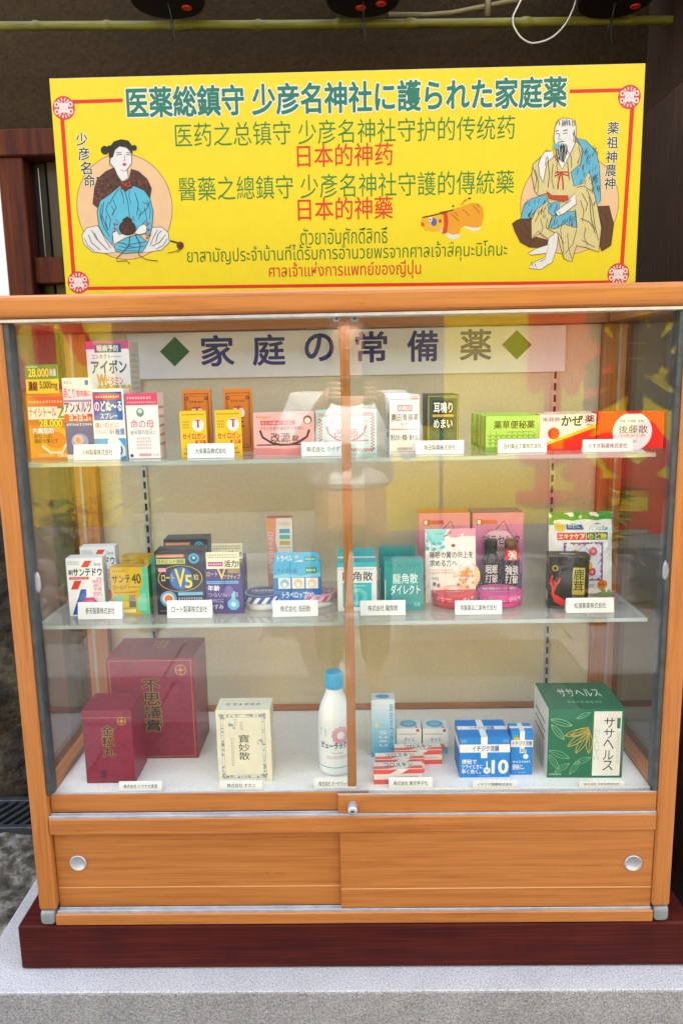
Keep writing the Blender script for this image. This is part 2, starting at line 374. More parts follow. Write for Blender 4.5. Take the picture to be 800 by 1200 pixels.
# walls behind
b = MB(); b.box(-3, 3, .75, .95, -.16, 3.2, STUCCO)
tag(b.build('stucco_wall'), 'rough brown stucco wall behind the yellow sign board', 'wall')
b = MB(); N = 36
def rkd(x, z): return .742 - .02*abs(math.sin(9*x+4*z))*abs(math.cos(13*z-3*x)) - .012*math.sin(37*x+11*z)
for (xa, xb) in ((-2.2, -.60),):
    vs = [(xa+(xb-xa)*i/N, rkd(xa+(xb-xa)*i/N, -.16+1.1*j/N), -.16+1.1*j/N) for j in range(N+1) for i in range(N+1)]
    fs = [(j*(N+1)+i, j*(N+1)+i+1, (j+1)*(N+1)+i+1, (j+1)*(N+1)+i) for j in range(N) for i in range(N)]
    bb = MB(); bb.add(vs, fs, ROCK, True)
    tag(bb.build('rock_wall'), 'dark mossy rock facing low behind the left side of the case', 'rock wall')
# timber frame left
P = lambda u, v: at_y(u, v, .7)
t = empty('timber_frame', (-.85, .7, 0)); tag(t, 'red-brown timber door frame behind the left end of the yellow sign', 'door frame')
def tb(name, x0, x1, y0, y1, z0, z1, mat=TIMBER, par=t, bev=.003):
    bb = MB(); bb.box(x0, x1, y0, y1, z0, z1, mat, bev, 1); o = bb.build(name, par)
    o.matrix_parent_inverse = Matrix.Translation(-Vector(par.location)); return o
xL = P(2, 200).x; xR = P(31, 200).x; zL0 = P(30, 186).z; zL1 = P(30, 155).z; zr0 = P(60, 332).z; zr1 = P(60, 301).z
tb('upright', xL, xR, .68, .75, -.05, zL0); tb('lintel', -1.6, -.45, .67, .75, zL0, zL1); tb('rail', xR, -.45, .70, .745, zr0, zr1)
tb('dark_opening_and_board', xR, P(52, 250).x, .735, .748, .3, zL0, ink('#0d0a08')); tb('dark_opening_and_board', P(52, 250).x+.004, -.5, .725, .748, .3, zL0, ink('#3b2f1c'))  # first: near-black sheet painted as the shade of the opening; second: brown board
bb = MB(); bb.tube([P(43, 196)+Vector((0, .01, 0)), P(52, 300)+Vector((0, .01, 0))], .0012, ink('#b8b4a8'), 6)
o = bb.build('glazing_bead', t); o.matrix_parent_inverse = Matrix.Translation(-Vector(t.location))
# white board beside it
b = MB(); b.box(at_y(8, 567, .69).x, xL-.003, .69, .70, P(43, 657).z, zL0-.002, '#eeeeea', .001, 1)
tag(b.build('white_board'), 'narrow white board hanging beside the timber door frame', 'board')
# pillar right
b = MB(); xp = at_y(755, 100, .749).x; b.box(xp, xp+.5, .10, .749, .002, 3.2, PILLAR, .004, 1)
tag(b.build('pillar'), 'dark brown boarded pillar at the right end of the stucco wall', 'pillar')
b = MB(); xp = at_y(746, 250, .6).x; b.box(xp, xp+.04, .30, .745, .002, at_y(746, 138, .6).z, PILLAR, .003, 1); b.box(xp+.002, xp+.038, .08, .299, .002, 1.0, PILLAR, .003, 1)
tag(b.build('wooden_screen'), 'dark wooden screen standing edge-on beside the right end of the case', 'screen')
# bamboo pole
b = MB(); A = at_y(-400, 34.4, .6); B = at_y(1150, 21.4, .6); pts = []; rs = []; n = 60
for i in range(n+1):
    q = A.lerp(B, i/n); pts.append(q); rs.append(.0098)
nodes = [.1, .2, .29, .345, .40, .46, .52, .575, .66, .74, .8, .9]
P2 = []; R2 = []
for i in range(481):
    s_ = i/480; q = A.lerp(B, s_) + Vector((0, 0, .0012*math.sin(s_*9))); rr = .0096
    for k in nodes:
        if abs(s_-k) < .0025: rr = .0118
    P2.append(q); R2.append(rr)
b.tube(P2, R2, BAMBOO, 14)
tag(b.build('bamboo_pole'), 'thin green bamboo pole hung across the wall above the sign', 'pole')
# second thin pole and conduit
b = MB(); pts = [at_y(u, v, .66) for u, v in ((455, 17), (500, 17.5), (530, 15), (560, 9), (590, 3), (640, -6))]; b.tube(pts, .0055, ink('#7d7454'), 10)
b.tube([at_y(571, 20, .65), at_y(572, -12, .65)], .007, ink('#7d7454'), 10)
tag(b.build('conduit'), 'grey bent cable pipe on the wall behind the bamboo pole', 'pipe')
b = MB(); pts = [at_y(u, v, .58) for u, v in ((612, -4), (605, 10), (600, 20), (601, 30), (607, 41), (615, 48), (623, 51), (636, 49), (650, 42), (662, 29), (670, 14), (676, -4))]
for k in range(2):
    Q = []
    for i in range(len(pts)-1):
        for j in range(5): Q.append(pts[i].lerp(pts[i+1], j/5))
    pts = Q + [pts[-1]]
    pts = [pts[0]] + [(pts[i-1]+pts[i]+pts[i+1])/3 for i in range(1, len(pts)-1)] + [pts[-1]]
    if k == 0: pts = pts[::3]
b.tube(pts, .0019, ink('#d9d5cb'), 8)
tag(b.build('cable'), 'thin white looped cable dangling over the bamboo pole', 'cable')
# hanging lanterns: black lower discs with red dots on the underside
for i, (u, v, dots, lab) in enumerate(((197, 4, ((-.50, -.55), (.46, .25)), 'leftmost black lantern base with red dots hanging above the sign'),
                               (425, 2.5, ((.5, .1), (-.05, .3)), 'middle black lantern base with red dots hanging above the sign'),
                               (720, 3.5, ((-.38, -.72), (.62, .2)), 'rightmost black lantern base with red dots hanging above the sign'))):
    c = at_y(u, v, .5); t = empty('hanging_lantern', c); tag(t, lab, 'lantern', 'lanterns hanging above the sign')
    b = MB(); R0 = .0795
    b.lathe([(R0*.93, 0), (R0*.985, .002), (R0, .007), (R0, .04), (R0*.95, .044)], ink('#0c0a0a', .3), 48); b.build('base_disc', t)
    for (du, dv) in dots:
        d = MB(); d.lathe([(.0095, -.0028), (.0112, -.0015), (.0112, .001)], ink('#d63a16', .4), 20); d.v = [(x+du*R0, y+dv*R0, z) for x, y, z in d.v]; d.build('red_dot', t)
    d = MB(); d.lathe([(R0*.8, .0445), (R0*1.25, .075), (R0*1.5, .13), (R0*1.55, .2), (R0*1.4, .28), (R0*.9, .33)], ink('#d8cdb4', .8), 40); d.build('paper_body', t)
    d = MB(); d.tube([(0, .0, .001), (.002, .02, -.018), (.004, .03, -.045), (.006, .03, -.07)], .0016, ink('#1f2a2c'), 6); d.tube([(.002, .02, -.018), (-.007, .03, -.05)], .0013, ink('#1f2a2c'), 6); d.build('tie', t)

# ================================================================== PLINTH AND DISPLAY CASE
b = MB(); b.box(-.645, .645, 0, .43, .002, .0945, MAHOG, .004, 2)
tag(b.build('plinth'), 'dark mahogany base under the orange wooden display case, on the granite step', 'plinth')
case = empty('display_case', (0, .2, .0955)); tag(case, 'orange wood display case with sliding glass doors full of medicine boxes', 'display case')
INV = Matrix.Translation(-Vector(case.location))
def cp(name, mb, par=None):
    o = mb.build(name, par or case)
    if not par: o.matrix_parent_inverse = INV
    return o
ZT, ZR, ZF, ZB = 1.269, 1.2285, .358, .0955
def cbox(name, x0, x1, y0, y1, z0, z1, mat, bev=.001, seg=1, par=None, label=None):
    bb = MB(); bb.box(x0, x1, y0, y1, z0, z1, mat, bev, seg); o = cp(name, bb, par)
    if label: o['label'] = label
    return o
for s_ in (-1, 1):
    xa, xb = sorted((s_*.6, s_*.5665))
    bb = MB(); bb.box(xa, xb, 0, .036, .128, ZR-.001, WOOD_Z, .006, 3); cp('post', bb)
    xa, xb = sorted((s_*.6, s_*.552))
    bb = MB(); bb.box(xa, xb, .366, .40, .098, ZR-.001, WOOD_Z, .002, 1); cp('post', bb)
    # grey gasket channel that holds the glass beside each front post
    xa, xb = sorted((s_*.566, s_*.5575)); cbox('glass_channel', xa, xb, .004, .034, .3655, ZR-.001, DARKTRACK)
    xa, xb = sorted((s_*.6, s_*.5705)); bb = MB(); bb.box(xa, xb, -.001, .037, ZB, .1275, CAPM, .009, 3); cp('corner_cap', bb)
    # side: glass above, wood below
    bb = MB(); xx = s_*.585; bb.box(xx-.0025, xx+.0025, .0365, .3655, ZF+.002, ZR-.001, GLASS, faces={'f': EDGEG, 'b': EDGEG}); cp('side_glass', bb)
    xa, xb = sorted((s_*.5815, s_*.563)); cbox('side_rail', xa, xb, .037, .365, ZF-.004, ZF+.012, WOOD_Y)
    xa, xb = sorted((s_*.5995, s_*.58)); cbox('side_panel', xa, xb, .037, .365, .097, ZF-.005, WOOD_Y)
    # top side rails
    xa, xb = sorted((s_*.6, s_*.56)); bb = MB(); bb.box(xa, xb, .041, .40, ZR, ZT-.002, WOOD_Y, .002, 1); cp('top_rail', bb)
bb = MB(); bb.box(-.608, .608, -.006, .0405, ZR+.002, ZT, WOOD_X, .009, 3); cp('top_rail', bb)
cbox('metal_trim', -.6, .6, -.001, .035, ZR-.004, ZR+.0015, ALU, .0005)
bb = MB(); bb.box(-.5595, .5595, .366, .399, ZR, ZT-.003, WOOD_X, .002, 1); cp('top_rail', bb)
bb = MB(); bb.box(-.5595, .5595, .041, .3655, ZT-.012, ZT-.006, GLASS); cp('top_glass', bb)
cbox('back_panel', -.5515, .5515, .388, .395, .10, ZR-.001, BEIGE)
cbox('back_rail', -.5515, .5515, .379, .3875, ZF+.0005, ZF+.0125, WOOD_X)
cbox('floor_panel', -.5625, .5625, .0283, .3785, ZF-.012, ZF, FLOORM)
cbox('middle_rail', -.566, .566, .0005, .034, .2865, .3185, WOOD_X, .0015)
cbox('bottom_rail', -.570, .570, .0005, .034, ZB, .1195, WOOD_X, .002)
cbox('bottom_panel', -.579, .579, .035, .365, .098, .108, WOOD_X)
for (z0, z1, n_) in ((.1195, .1252, 'track'), (.3187, .3236, 'track')):
    bb = MB(); bb.box(-.566, .566, .009, .034, z0, z1-.003, ALU, .0004, 1)
    for y in (.0035, .013, .0235): bb.box(-.566, .566, y, y+.002, z0-.0005, z1, ALU, .0004, 1)
    cp(n_, bb)
# lower sliding panels with round finger pulls
def pull(par, x, y, z):
    bb = MB(); bb.lathe([(.0155, 0), (.0165, .0012), (.0155, .0028), (.0138, .0028), (.0128, .0008), (.0, .0006)], ALU, 36, cap=False)
    mm = Matrix.Translation((x, y, z)) @ Matrix.Rotation(math.pi/2, 4, 'X'); bb.v = [tuple(mm @ Vector(p)) for p in bb.v]
    return bb.build('finger_pull', par)
for (xa, xb, y0, px) in ((-.5655, -.002, .0155, 92), (-.0205, .5655, .0055, 741)):
    bb = MB(); bb.box(xa, xb, y0, y0+.007, .1655, .2855, WOOD_X, .0008, 1); bb.box(xa, xb, y0+.0005, y0+.007, .1253, .1655, WOOD_X, .0008, 1)
    bb.box(xa, xb, y0-.0006, y0+.003, .165, .1672, WOOD_L, .0003, 1)
    o = cp('sliding_panel', bb); q = at_y(px, 1011, y0)
    pull(o, q.x, y0-.0002, q.z)
cbox('shadow_gap_sheet', -.5655, .5655, .0345, .036, .109, .285, ink('#2a1608'))  # dark brown sheet, painted-in shade of the gap behind the sliding panels
# glass doors
for (xa, xb, ra, rb, y0) in ((-.5655, .0345, -.5655, .0345, .0205), (-.0285, .5655, -.0225, .5655, .0085)):
    zr_ = at_y(200 if xa < -.1 else 600, 927.5, y0+.0045).z
    bb = MB(); bb.box(xa, xb, y0, y0+.004, zr_+.0002, ZR-.001, GLASS, faces={'l': EDGEG, 'r': EDGEG}); d = cp('glass_door', bb)
    z0 = .3238; bb = MB(); bb.box(ra, rb, y0-.004, y0+.0045, z0, zr_, WOOD_X, .001, 1); bb.build('door_rail', d)
    bb = MB(); bb.box(ra, rb, y0-.0025, y0-.0002, zr_+.0002, zr_+.0022, ALU, .0003, 1); bb.build('door_trim', d)
    q = at_y(45 if xa < -.1 else 779, 682 if xa < -.1 else 668, y0)
    bb = MB(); bb.lathe([(.006, 0), (.0062, .003), (.004, .0045)], CLEARP, 24, sx=.9, sy=3.1)
    mm = Matrix.Translation((q.x, y0-.0003, q.z)) @ Matrix.Rotation(math.pi/2, 4, 'X'); bb.v = [tuple(mm @ Vector(p)) for p in bb.v]
    bb.build('finger_pull', d)
    if xa > -.1:
        q = at_y(413, 951, -.012); L = MB()
        L.lathe([(.0085, 0), (.0088, .002), (.0088, .020), (.0078, .022), (.003, .0222), (.0, .0222)], ALU, 28, cap=False)
        L.lathe([(.0026, .0222), (.0026, .0226)], ink('#17181a'), 12, sx=1.6, sy=.6)
        mm = Matrix.Translation((q.x, y0-.004, q.z+.003)) @ Matrix.Rotation(math.pi/2, 4, 'X'); L.v = [tuple(mm @ Vector(p)) for p in L.v]
        L.build('lock', d)
cbox('mullion', x_at(402.5, .03, .8), x_at(413.5, .03, .8), .0295, .0415, ZF+.0005, ZR-.001, WOOD_Z, .001)
for px in (394.5, 415.5):
    bb = MB(); q = at_y(px, 373.5, .034); bb.box(q.x-.006, q.x+.006, .030, .040, q.z-.005, q.z+.006, ALU, .001, 1); bb.box(q.x-.003, q.x+.003, .029, .03, q.z-.002, q.z+.003, ink('#303234')); cp('clip', bb)
# slotted standards and shelves
for xs in (-.4506, .4548):
    bb = MB(); bb.box(xs-.0065, xs+.0065, .3845, .3878, ZF+.014, ZR-.003, ALU, .0005, 1); z = ZF+.03
    while z < ZR-.03: bb.box(xs-.0026, xs+.0026, .3838, .3846, z, z+.016, '#0c0c0c'); z += .025
    cp('shelf_standard', bb)
SH = {}
for nm, zz, xa, xb in (('u', .9845, -.578, .5475), ('m', .6825, -.575, .5480)):
    bb = MB(); bb.box(xa, xb, .048, .335, zz-.008, zz, SHELFG, .0006, 1, faces={'f': EDGEG, 'l': EDGEG, 'r': EDGEG}); o = cp('glass_shelf', bb)
    SH[nm] = zz
    for xs in (-.4506, .4548):
        k = MB(); k.add([(xs-.0015, .384, zz-.009), (xs-.0015, .10, zz-.009), (xs-.0015, .10, zz-.014), (xs-.0015, .36, zz-.034), (xs-.0015, .384, zz-.034),
                         (xs+.0015, .384, zz-.009), (xs+.0015, .10, zz-.009), (xs+.0015, .10, zz-.014), (xs+.0015, .36, zz-.034), (xs+.0015, .384, zz-.034)],
                        [(0, 1, 2, 3, 4), (9, 8, 7, 6, 5), (1, 0, 5, 6), (2, 1, 6, 7), (3, 2, 7, 8), (4, 3, 8, 9), (0, 4, 9, 5)], ALU)
        k.build('shelf_bracket', o)
ZU, ZM = SH['u'], SH['m']
# ================================================================== SIGN BOARD
YS = .2
def build_sign():
    TL, TR, BR, BL = (at_y(*p, YS) for p in ((55, 90), (758, 76), (742, 330), (80, 340)))
    x0, x1 = (TL.x+BL.x)/2, (TR.x+BR.x)/2; z0, z1 = ZT+.0005, (TL.z+TR.z)/2
    b = MB(); W, H = x1-x0, z1-z0
    b.box(x0, x1, YS+.0005, YS+.006, z0, z1, '#ffe600', .0004, 1, faces={'b': ink('#f4f1e6'), 'l': ink('#f3efe0'), 'r': ink('#f3efe0'), 't': ink('#f3efe0')})
    F = Face(b, lambda u, v, l: (x0+u*W, YS+.0005-l, z0+v*H), W, H)
    def U(u, v): p = at_y(u, v, YS); return ((p.x-x0)/W, (p.z-z0)/H)
    def T(s, a, t, c, d, col, **k):       # pixel box, level in the place
        ua = U(a, (t+d)/2)[0]; ub = U(c, (t+d)/2)[0]; m = (a+c)/2; F.text(s, ua, U(m, d)[1], ub, U(m, t)[1], col, **k)
    RED = '#f02818'; GRN = '#2f8a3a'
    # border
    F.line([U(80, 119.5), U(144, 117.5)], .0065, RED); F.line([U(667, 107), U(730, 105.5)], .0065, RED)
    F.line([U(73, 138), U(86.5, 322)], .0075, RED); F.line([U(740.5, 124), U(728, 312)], .0075, RED)
    F.line([U(100, 338), U(716, 330.5)], .0062, RED)
    for (u, v) in ((75, 126.5), (737, 113.5), (92, 331), (724, 321.5)):
        c = U(u, v); R = .0205
        F.ell(*c, R, '#e8343c'); F.ell(*c, R*.9, '#f04048')
        for k in range(16):
            a = 2*math.pi*(k+.5)/16; ca, sa = math.cos(a), math.sin(a); bx = R*(.58 if abs(sa) > .35 else .62)
            F.line([(c[0]+ca*bx/W, c[1]+sa*bx/H), (c[0]+ca*R*.84/W, c[1]+sa*R*.84/H)], .0021, '#fff4f0')
        for sg in (-1, 1):
            for dz in (-.3, .3):
                F.ell(c[0]+sg*.62*R/W, c[1]+dz*R/H, .0044, '#fff4f0', .0048); F.ell(c[0]+sg*.62*R/W, c[1]+dz*R/H, .0022, '#f04048', .0025)
        F.rect(c[0]-.4*R/W, c[1]-.36*R/H, c[0]+.4*R/W, c[1]+.36*R/H, '#fff4f0'); F.rect(c[0]-.25*R/W, c[1]-.2*R/H, c[0]+.25*R/W, c[1]+.2*R/H, '#f04048')
        F.text('薬', c[0]-.42*R/W, c[1]-.46*R/H, c[0]+.42*R/W, c[1]+.46*R/H, '#fff4f0', bold=.025)
    T('医薬総鎮守 少彦名神社に護られた家庭薬', 148.5, 96, 663, 131.5, '#12806a', bold=.028, out='#fdfdf4', ow=.036)
    T('医药之总镇守 少彦名神社守护的传统药', 205, 139.5, 603, 168, GRN, bold=.004)
    T('日本的神药', 348, 168, 460, 195, '#ee3a1c', bold=.010)
    T('醫藥之總鎮守 少彥名神社守護的傳統藥', 209, 203, 602, 231.5, GRN, bold=.004)
    T('日本的神藥', 349, 231, 460, 257.5, '#ee3a1c', bold=.010)
    T('ตัวยาอันศักดิ์สิทธิ์', 352, 266.5, 454, 286, '#3c7a22', bold=.004)
    T('ยาสามัญประจำบ้านที่ได้รับการอำนวยพรจากศาลเจ้าสึคุนะบิโคนะ', 219, 285, 594, 309, '#3c7a22', bold=.004)
    T('ศาลเจ้าแห่งการแพทย์ของญี่ปุ่น', 315, 306, 493, 328, '#e8381c', bold=.006)
    # --- seated figure in blue, left
    A = lambda x, y: U(50+x/4.444, 140+y/4.444)
    pl = lambda c, *q: F.poly([A(*p) for p in q], c)
    ln = lambda wd, c, *q: F.line([A(*p) for p in q], wd, c)
    INKC = '#23262c'
    c = A(427, 457); k = (U(500, 200)[0]-U(400, 200)[0])*W/100/4.444
    F.ell(*c, 254*k, '#8a4a22', 266*k, 60); F.ell(*c, 251*k, '#f9cfa0', 263*k, 60)
    def both(col, wd, *q): F.poly([A(*p) for p in q], col); F.line([A(*p) for p in q], wd, INKC, True)
    both('#f4f3f2', .0011, (205, 600), (230, 565), (285, 552), (335, 615), (390, 690), (330, 698), (260, 690), (215, 650))
    both('#f4f3f2', .0011, (560, 562), (620, 560), (655, 590), (660, 640), (620, 680), (560, 690), (510, 692), (555, 630))
    both('#5a2f24', .0009, (372, 250), (330, 270), (285, 310), (270, 360), (262, 440), (285, 460), (300, 425), (345, 420), (420, 380), (440, 385), (520, 380), (560, 412), (568, 360), (545, 310), (500, 270), (462, 258), (450, 310), (415, 330), (388, 295))
    rn = random.Random(5)
    for i in range(150):
        x = rn.uniform(270, 560); y = rn.uniform(262, 440)
        inside = (x < 395 and y > 265+max(0, 350-x)*.55 and y < 455-max(0, x-285)*.45) or (x > 465 and y > 265+max(0, x-470)*.6 and y < 365+max(0, x-510)*.6)
        if inside: q = A(x, y); F.ell(*q, rn.uniform(4, 8)*k, rn.choice(['#1c100e', '#2a1512', '#8a4636']), rn.uniform(3, 7)*k, 7)
    both('#5cc8e8', .0011, (300, 425), (350, 390), (405, 345), (430, 378), (475, 345), (530, 370), (560, 412), (577, 480), (570, 560), (560, 612), (540, 602), (520, 560), (490, 575), (455, 602), (400, 600), (385, 570), (365, 590), (362, 655), (320, 600), (295, 560), (285, 480))
    both('#5cc8e8', .0011, (375, 645), (430, 605), (500, 600), (550, 640), (520, 690), (430, 698), (380, 685))
    both('#f7f6f4', .0011, (355, 195), (372, 150), (400, 138), (440, 148), (462, 175), (466, 225), (440, 262), (448, 305), (415, 325), (390, 290), (375, 255), (352, 225))
    pl('#15130f', (345, 190), (345, 150), (372, 114), (410, 103), (447, 110), (466, 135), (470, 182), (455, 160), (435, 142), (402, 140), (378, 160), (368, 195), (352, 205))
    for q, r in (((325, 160), 21), ((478, 148), 14), ((350, 150), 14)): F.ell(*A(*q), r*k, '#15130f')
    ln(.0012, INKC, (386, 186), (400, 181), (413, 183)); ln(.0012, INKC, (436, 185), (448, 182), (458, 186)); ln(.0009, INKC, (384, 172), (412, 172)); ln(.0009, INKC, (436, 172), (460, 175))
    ln(.0009, INKC, (426, 188), (430, 214), (420, 216)); pl('#d23a56', (417, 229), (428, 226), (441, 232), (430, 243), (420, 241))
    ln(.0008, INKC, (405, 262), (425, 270), (442, 262)); ln(.0008, INKC, (352, 190), (348, 235), (362, 245))
    rn = random.Random(8)
    for i in range(26): q = A(432+rn.uniform(-32, 32), 340+rn.uniform(-16, 22)); F.ell(*q, 5*k, rn.choice(['#d8463e', '#6a2a24', '#1c100e']), 5*k, 7)
    for q in ([(430, 378), (445, 430), (455, 520)], [(345, 430), (330, 470), (355, 520), (350, 560)], [(370, 420), (385, 460), (360, 500)], [(320, 430), (310, 500), (340, 580)], [(520, 430), (555, 445)], [(530, 460), (545, 520), (520, 545)],
              [(400, 360), (370, 400), (350, 440)], [(300, 500), (320, 560), (350, 610)], [(560, 430), (540, 470), (500, 500)], [(480, 380), (500, 440), (490, 500)], [(395, 660), (450, 672), (530, 660)], [(390, 640), (450, 652), (540, 636)], [(240, 600), (255, 640), (300, 680)], [(270, 590), (290, 630), (340, 680)], [(640, 600), (610, 640), (570, 660)], [(620, 580), (600, 600), (590, 640)]):
        ln(.0011, INKC, *q)
    for q in ([(310, 440), (300, 480), (312, 520)], [(335, 500), (330, 540), (345, 575)], [(405, 365), (420, 400), (425, 440)], [(455, 365), (450, 400), (462, 440)], [(545, 420), (562, 470), (558, 520)], [(500, 460), (515, 490), (500, 520)], [(380, 520), (400, 540)], [(470, 500), (480, 530)], [(420, 640), (440, 660), (480, 664)], [(385, 675), (420, 684), (500, 684)],
              [(220, 620), (235, 655), (270, 684)], [(255, 575), (280, 620), (320, 660)], [(300, 570), (325, 620), (355, 670)], [(650, 620), (630, 655), (590, 676)], [(600, 575), (575, 620), (560, 660)], [(345, 350), (330, 370)], [(355, 450), (372, 470), (368, 500)]):
        ln(.0009, INKC, *q)
    for x in (378, 550): 
        for i in range(14): q = A(x+rn.uniform(-10, 12), 580+rn.uniform(-45, 40)); F.ell(*q, 5*k, rn.choice(['#c8504e', '#7a2f2c']), 5*k, 7)
    both('#f7f6f4', .0009, (365, 592), (388, 580), (400, 600), (450, 588), (474, 604), (430, 618), (392, 640), (372, 650)); both('#f7f6f4', .0009, (480, 592), (505, 556), (530, 545), (545, 560), (540, 590), (508, 600))
    F.ell(*A(443, 566), 45*k, '#3a1c18', 38*k); F.ell(*A(443, 526), 26*k, '#3a1c18', 14*k); F.ell(*A(443, 514), 8*k, '#3a1c18')
    for i in range(22): q = A(443+rn.uniform(-34, 34), 566+rn.uniform(-26, 26)); F.ell(*q, 4*k, '#6e3a30', 3*k, 6)
    ln(.0014, INKC, (455, 608), (452, 655), (420, 692), (388, 722), (386, 740), (440, 736), (457, 755)); ln(.0014, INKC, (484, 600), (510, 650), (500, 705), (540, 730), (602, 738))
    ln(.0036, '#6b3a1c', (665, 632), (700, 642), (722, 650)); F.ell(*A(717, 656), 20*k, '#6b3a1c'); F.ell(*A(720, 658), 8*k, '#3a1c0c'); ln(.0012, INKC, (720, 672), (690, 688), (652, 696)); ln(.001, INKC, (730, 672), (700, 694))
    # --- bearded seated figure, right
    A = lambda x, y: U(590+x/4.706, 120+y/4.706)
    pl = lambda c, *q: F.poly([A(*p) for p in q], c)
    def both(col, wd, *q): F.poly([A(*p) for p in q], col); F.line([A(*p) for p in q], wd, INKC, True)
    k *= 4.444/4.706; c = A(362, 560)
    F.ell(*c, 272*k, '#8a4a22', 268*k, 60); F.ell(*c, 269*k, '#f9cfa0', 265*k, 60)
    both('#5b2c1e', .0009, (45, 668), (70, 650), (120, 632), (170, 640), (170, 740), (250, 760), (230, 802), (140, 800), (90, 772), (60, 712)); both('#5b2c1e', .0009, (515, 572), (580, 570), (592, 620), (606, 672), (590, 790), (540, 822), (515, 760))
    for q in ([(80, 680), (110, 730), (170, 770)], [(110, 660), (140, 720)], [(550, 600), (570, 660), (560, 740)], [(530, 640), (550, 700)]): ln(.0016, '#2a120c', *q)
    both('#f6f5f2', .0009, (252, 728), (302, 712), (292, 800), (266, 882), (200, 922), (138, 914), (152, 888), (228, 852), (240, 780)); both('#f6f5f2', .0009, (130, 832), (180, 805), (245, 785), (236, 832), (150, 842))
    ROBE = '#e6d797'
    both(ROBE, .0011, (205, 300), (160, 340), (152, 400), (170, 490), (190, 515), (240, 500), (245, 530), (180, 590), (150, 650), (152, 752), (200, 722), (240, 752), (292, 712), (312, 800), (330, 862), (372, 880), (400, 790), (450, 800), (522, 826), (536, 690), (512, 560), (500, 440), (470, 380), (430, 250), (400, 215), (380, 230), (322, 360), (270, 290), (235, 262))
    both('#60bcdc', .0009, (398, 195), (450, 210), (508, 270), (526, 360), (532, 540), (512, 570), (490, 470), (470, 375), (430, 450), (385, 462), (368, 385), (420, 340), (432, 260))
    both('#60bcdc', .0009, (250, 560), (230, 512), (150, 530), (110, 570), (92, 642), (140, 642), (180, 590), (240, 545)); both('#60bcdc', .0009, (240, 560), (310, 545), (300, 600), (270, 630), (245, 610)); both('#60bcdc', .0009, (245, 692), (265, 640), (330, 602), (395, 600), (402, 692), (330, 670), (280, 697))
    rn = random.Random(4)
    for (xa, xb, ya, yb, n) in ((405, 520, 230, 440, 46), (490, 528, 400, 550, 16), (115, 235, 530, 620, 22), (255, 300, 560, 610, 8), (265, 395, 620, 680, 22)):
        for i in range(n):
            x = rn.uniform(xa, xb); y = rn.uniform(ya, yb)
            if xa == 405 and x < 425+.0*y and y < 300: continue
            ln(.0009, '#163e50', (x, y), (x-8, y+16), (x-4, y+24))
    both('#f6f5f2', .0009, (290, 108), (320, 86), (372, 90), (396, 130), (398, 190), (388, 235), (350, 315), (320, 368), (296, 322), (285, 250), (274, 200), (280, 150))
    both('#f6f5f2', .0009, (205, 300), (225, 272), (272, 268), (272, 302), (236, 330), (216, 442), (195, 402), (190, 340)); both('#f6f5f2', .0009, (390, 500), (398, 560), (332, 612), (300, 628), (282, 606), (340, 560))
    for i in range(30):
        x = rn.uniform(290, 350); ln(.0009, '#3b3f45', (x, 225+rn.uniform(0, 15)), (x-rn.uniform(-3, 8), 290+rn.uniform(-20, 45)))
    for i in range(22):
        x = rn.uniform(292, 392); ln(.0009, '#6c6f74', (x, 90+rn.uniform(0, 14)), (x+rn.uniform(-6, 6), 122+rn.uniform(0, 14)))
    for i in range(8): ln(.0010, '#3b3f45', (380+rn.uniform(-4, 12), 150+i*8), (386+rn.uniform(-4, 10), 172+i*8))
    ln(.0016, INKC, (283, 160), (300, 156)); ln(.0016, INKC, (325, 158), (350, 152)); ln(.0012, INKC, (286, 172), (302, 174)); ln(.0012, INKC, (326, 172), (350, 170)); ln(.001, INKC, (306, 172), (300, 204), (316, 206)); ln(.0016, INKC, (296, 222), (330, 214))
    pl('#60bcdc', (268, 240), (290, 228), (312, 238), (296, 262), (274, 256))
    both('#d8372a', .0007, (234, 488), (262, 515), (352, 515), (352, 537), (330, 547), (250, 532))
    ln(.0028, '#cf3a2c', (315, 385), (285, 385), (278, 408), (312, 392), (355, 405), (350, 385), (315, 385)); ln(.0028, '#cf3a2c', (312, 390), (300, 440), (296, 480)); ln(.0028, '#cf3a2c', (318, 390), (325, 440), (326, 482))
    for q in ([(160, 360), (180, 420), (170, 480)], [(240, 300), (250, 400), (242, 470)], [(350, 330), (360, 430)], [(400, 470), (440, 460), (480, 490)], [(430, 500), (460, 560), (450, 600)], [(470, 520), (480, 640), (500, 720)], [(200, 600), (170, 660)], [(400, 700), (380, 780), (340, 830)], [(420, 640), (470, 660), (500, 700)], [(430, 760), (500, 800)], [(300, 720), (330, 780)], [(160, 740), (190, 710), (220, 740)], [(390, 590), (400, 690)], [(240, 640), (230, 690), (280, 720)]):
        ln(.0011, '#4a4028', *q)
    for q in ([(345, 260), (370, 300), (372, 360)], [(300, 300), (290, 350), (300, 420)], [(270, 340), (262, 420), (275, 480)], [(410, 240), (420, 290), (405, 340)], [(170, 370), (190, 440), (185, 500)], [(260, 640), (240, 700)], [(200, 640), (215, 690), (205, 720)], [(310, 700), (320, 760), (330, 840)], [(350, 720), (355, 800), (372, 860)], [(420, 540), (440, 600), (430, 660)], [(490, 600), (500, 680), (520, 760)], [(450, 690), (440, 740), (460, 790)], [(455, 480), (480, 540), (490, 600)],
              [(150, 880), (160, 905)], [(170, 888), (178, 910)], [(200, 880), (230, 860)], [(235, 300), (225, 350)], [(345, 560), (370, 540)], [(300, 600), (310, 622)]):
        F.line([A(*p) for p in q], .0009, '#3a3424')
    # --- paper tiger
    A = lambda x, y: U(480+x/6.667, 220+y/6.667); k = (U(500, 260)[0]-U(400, 260)[0])*W/100/6.667
    pl = lambda c, *q: F.poly([A(*p) for p in q], c)
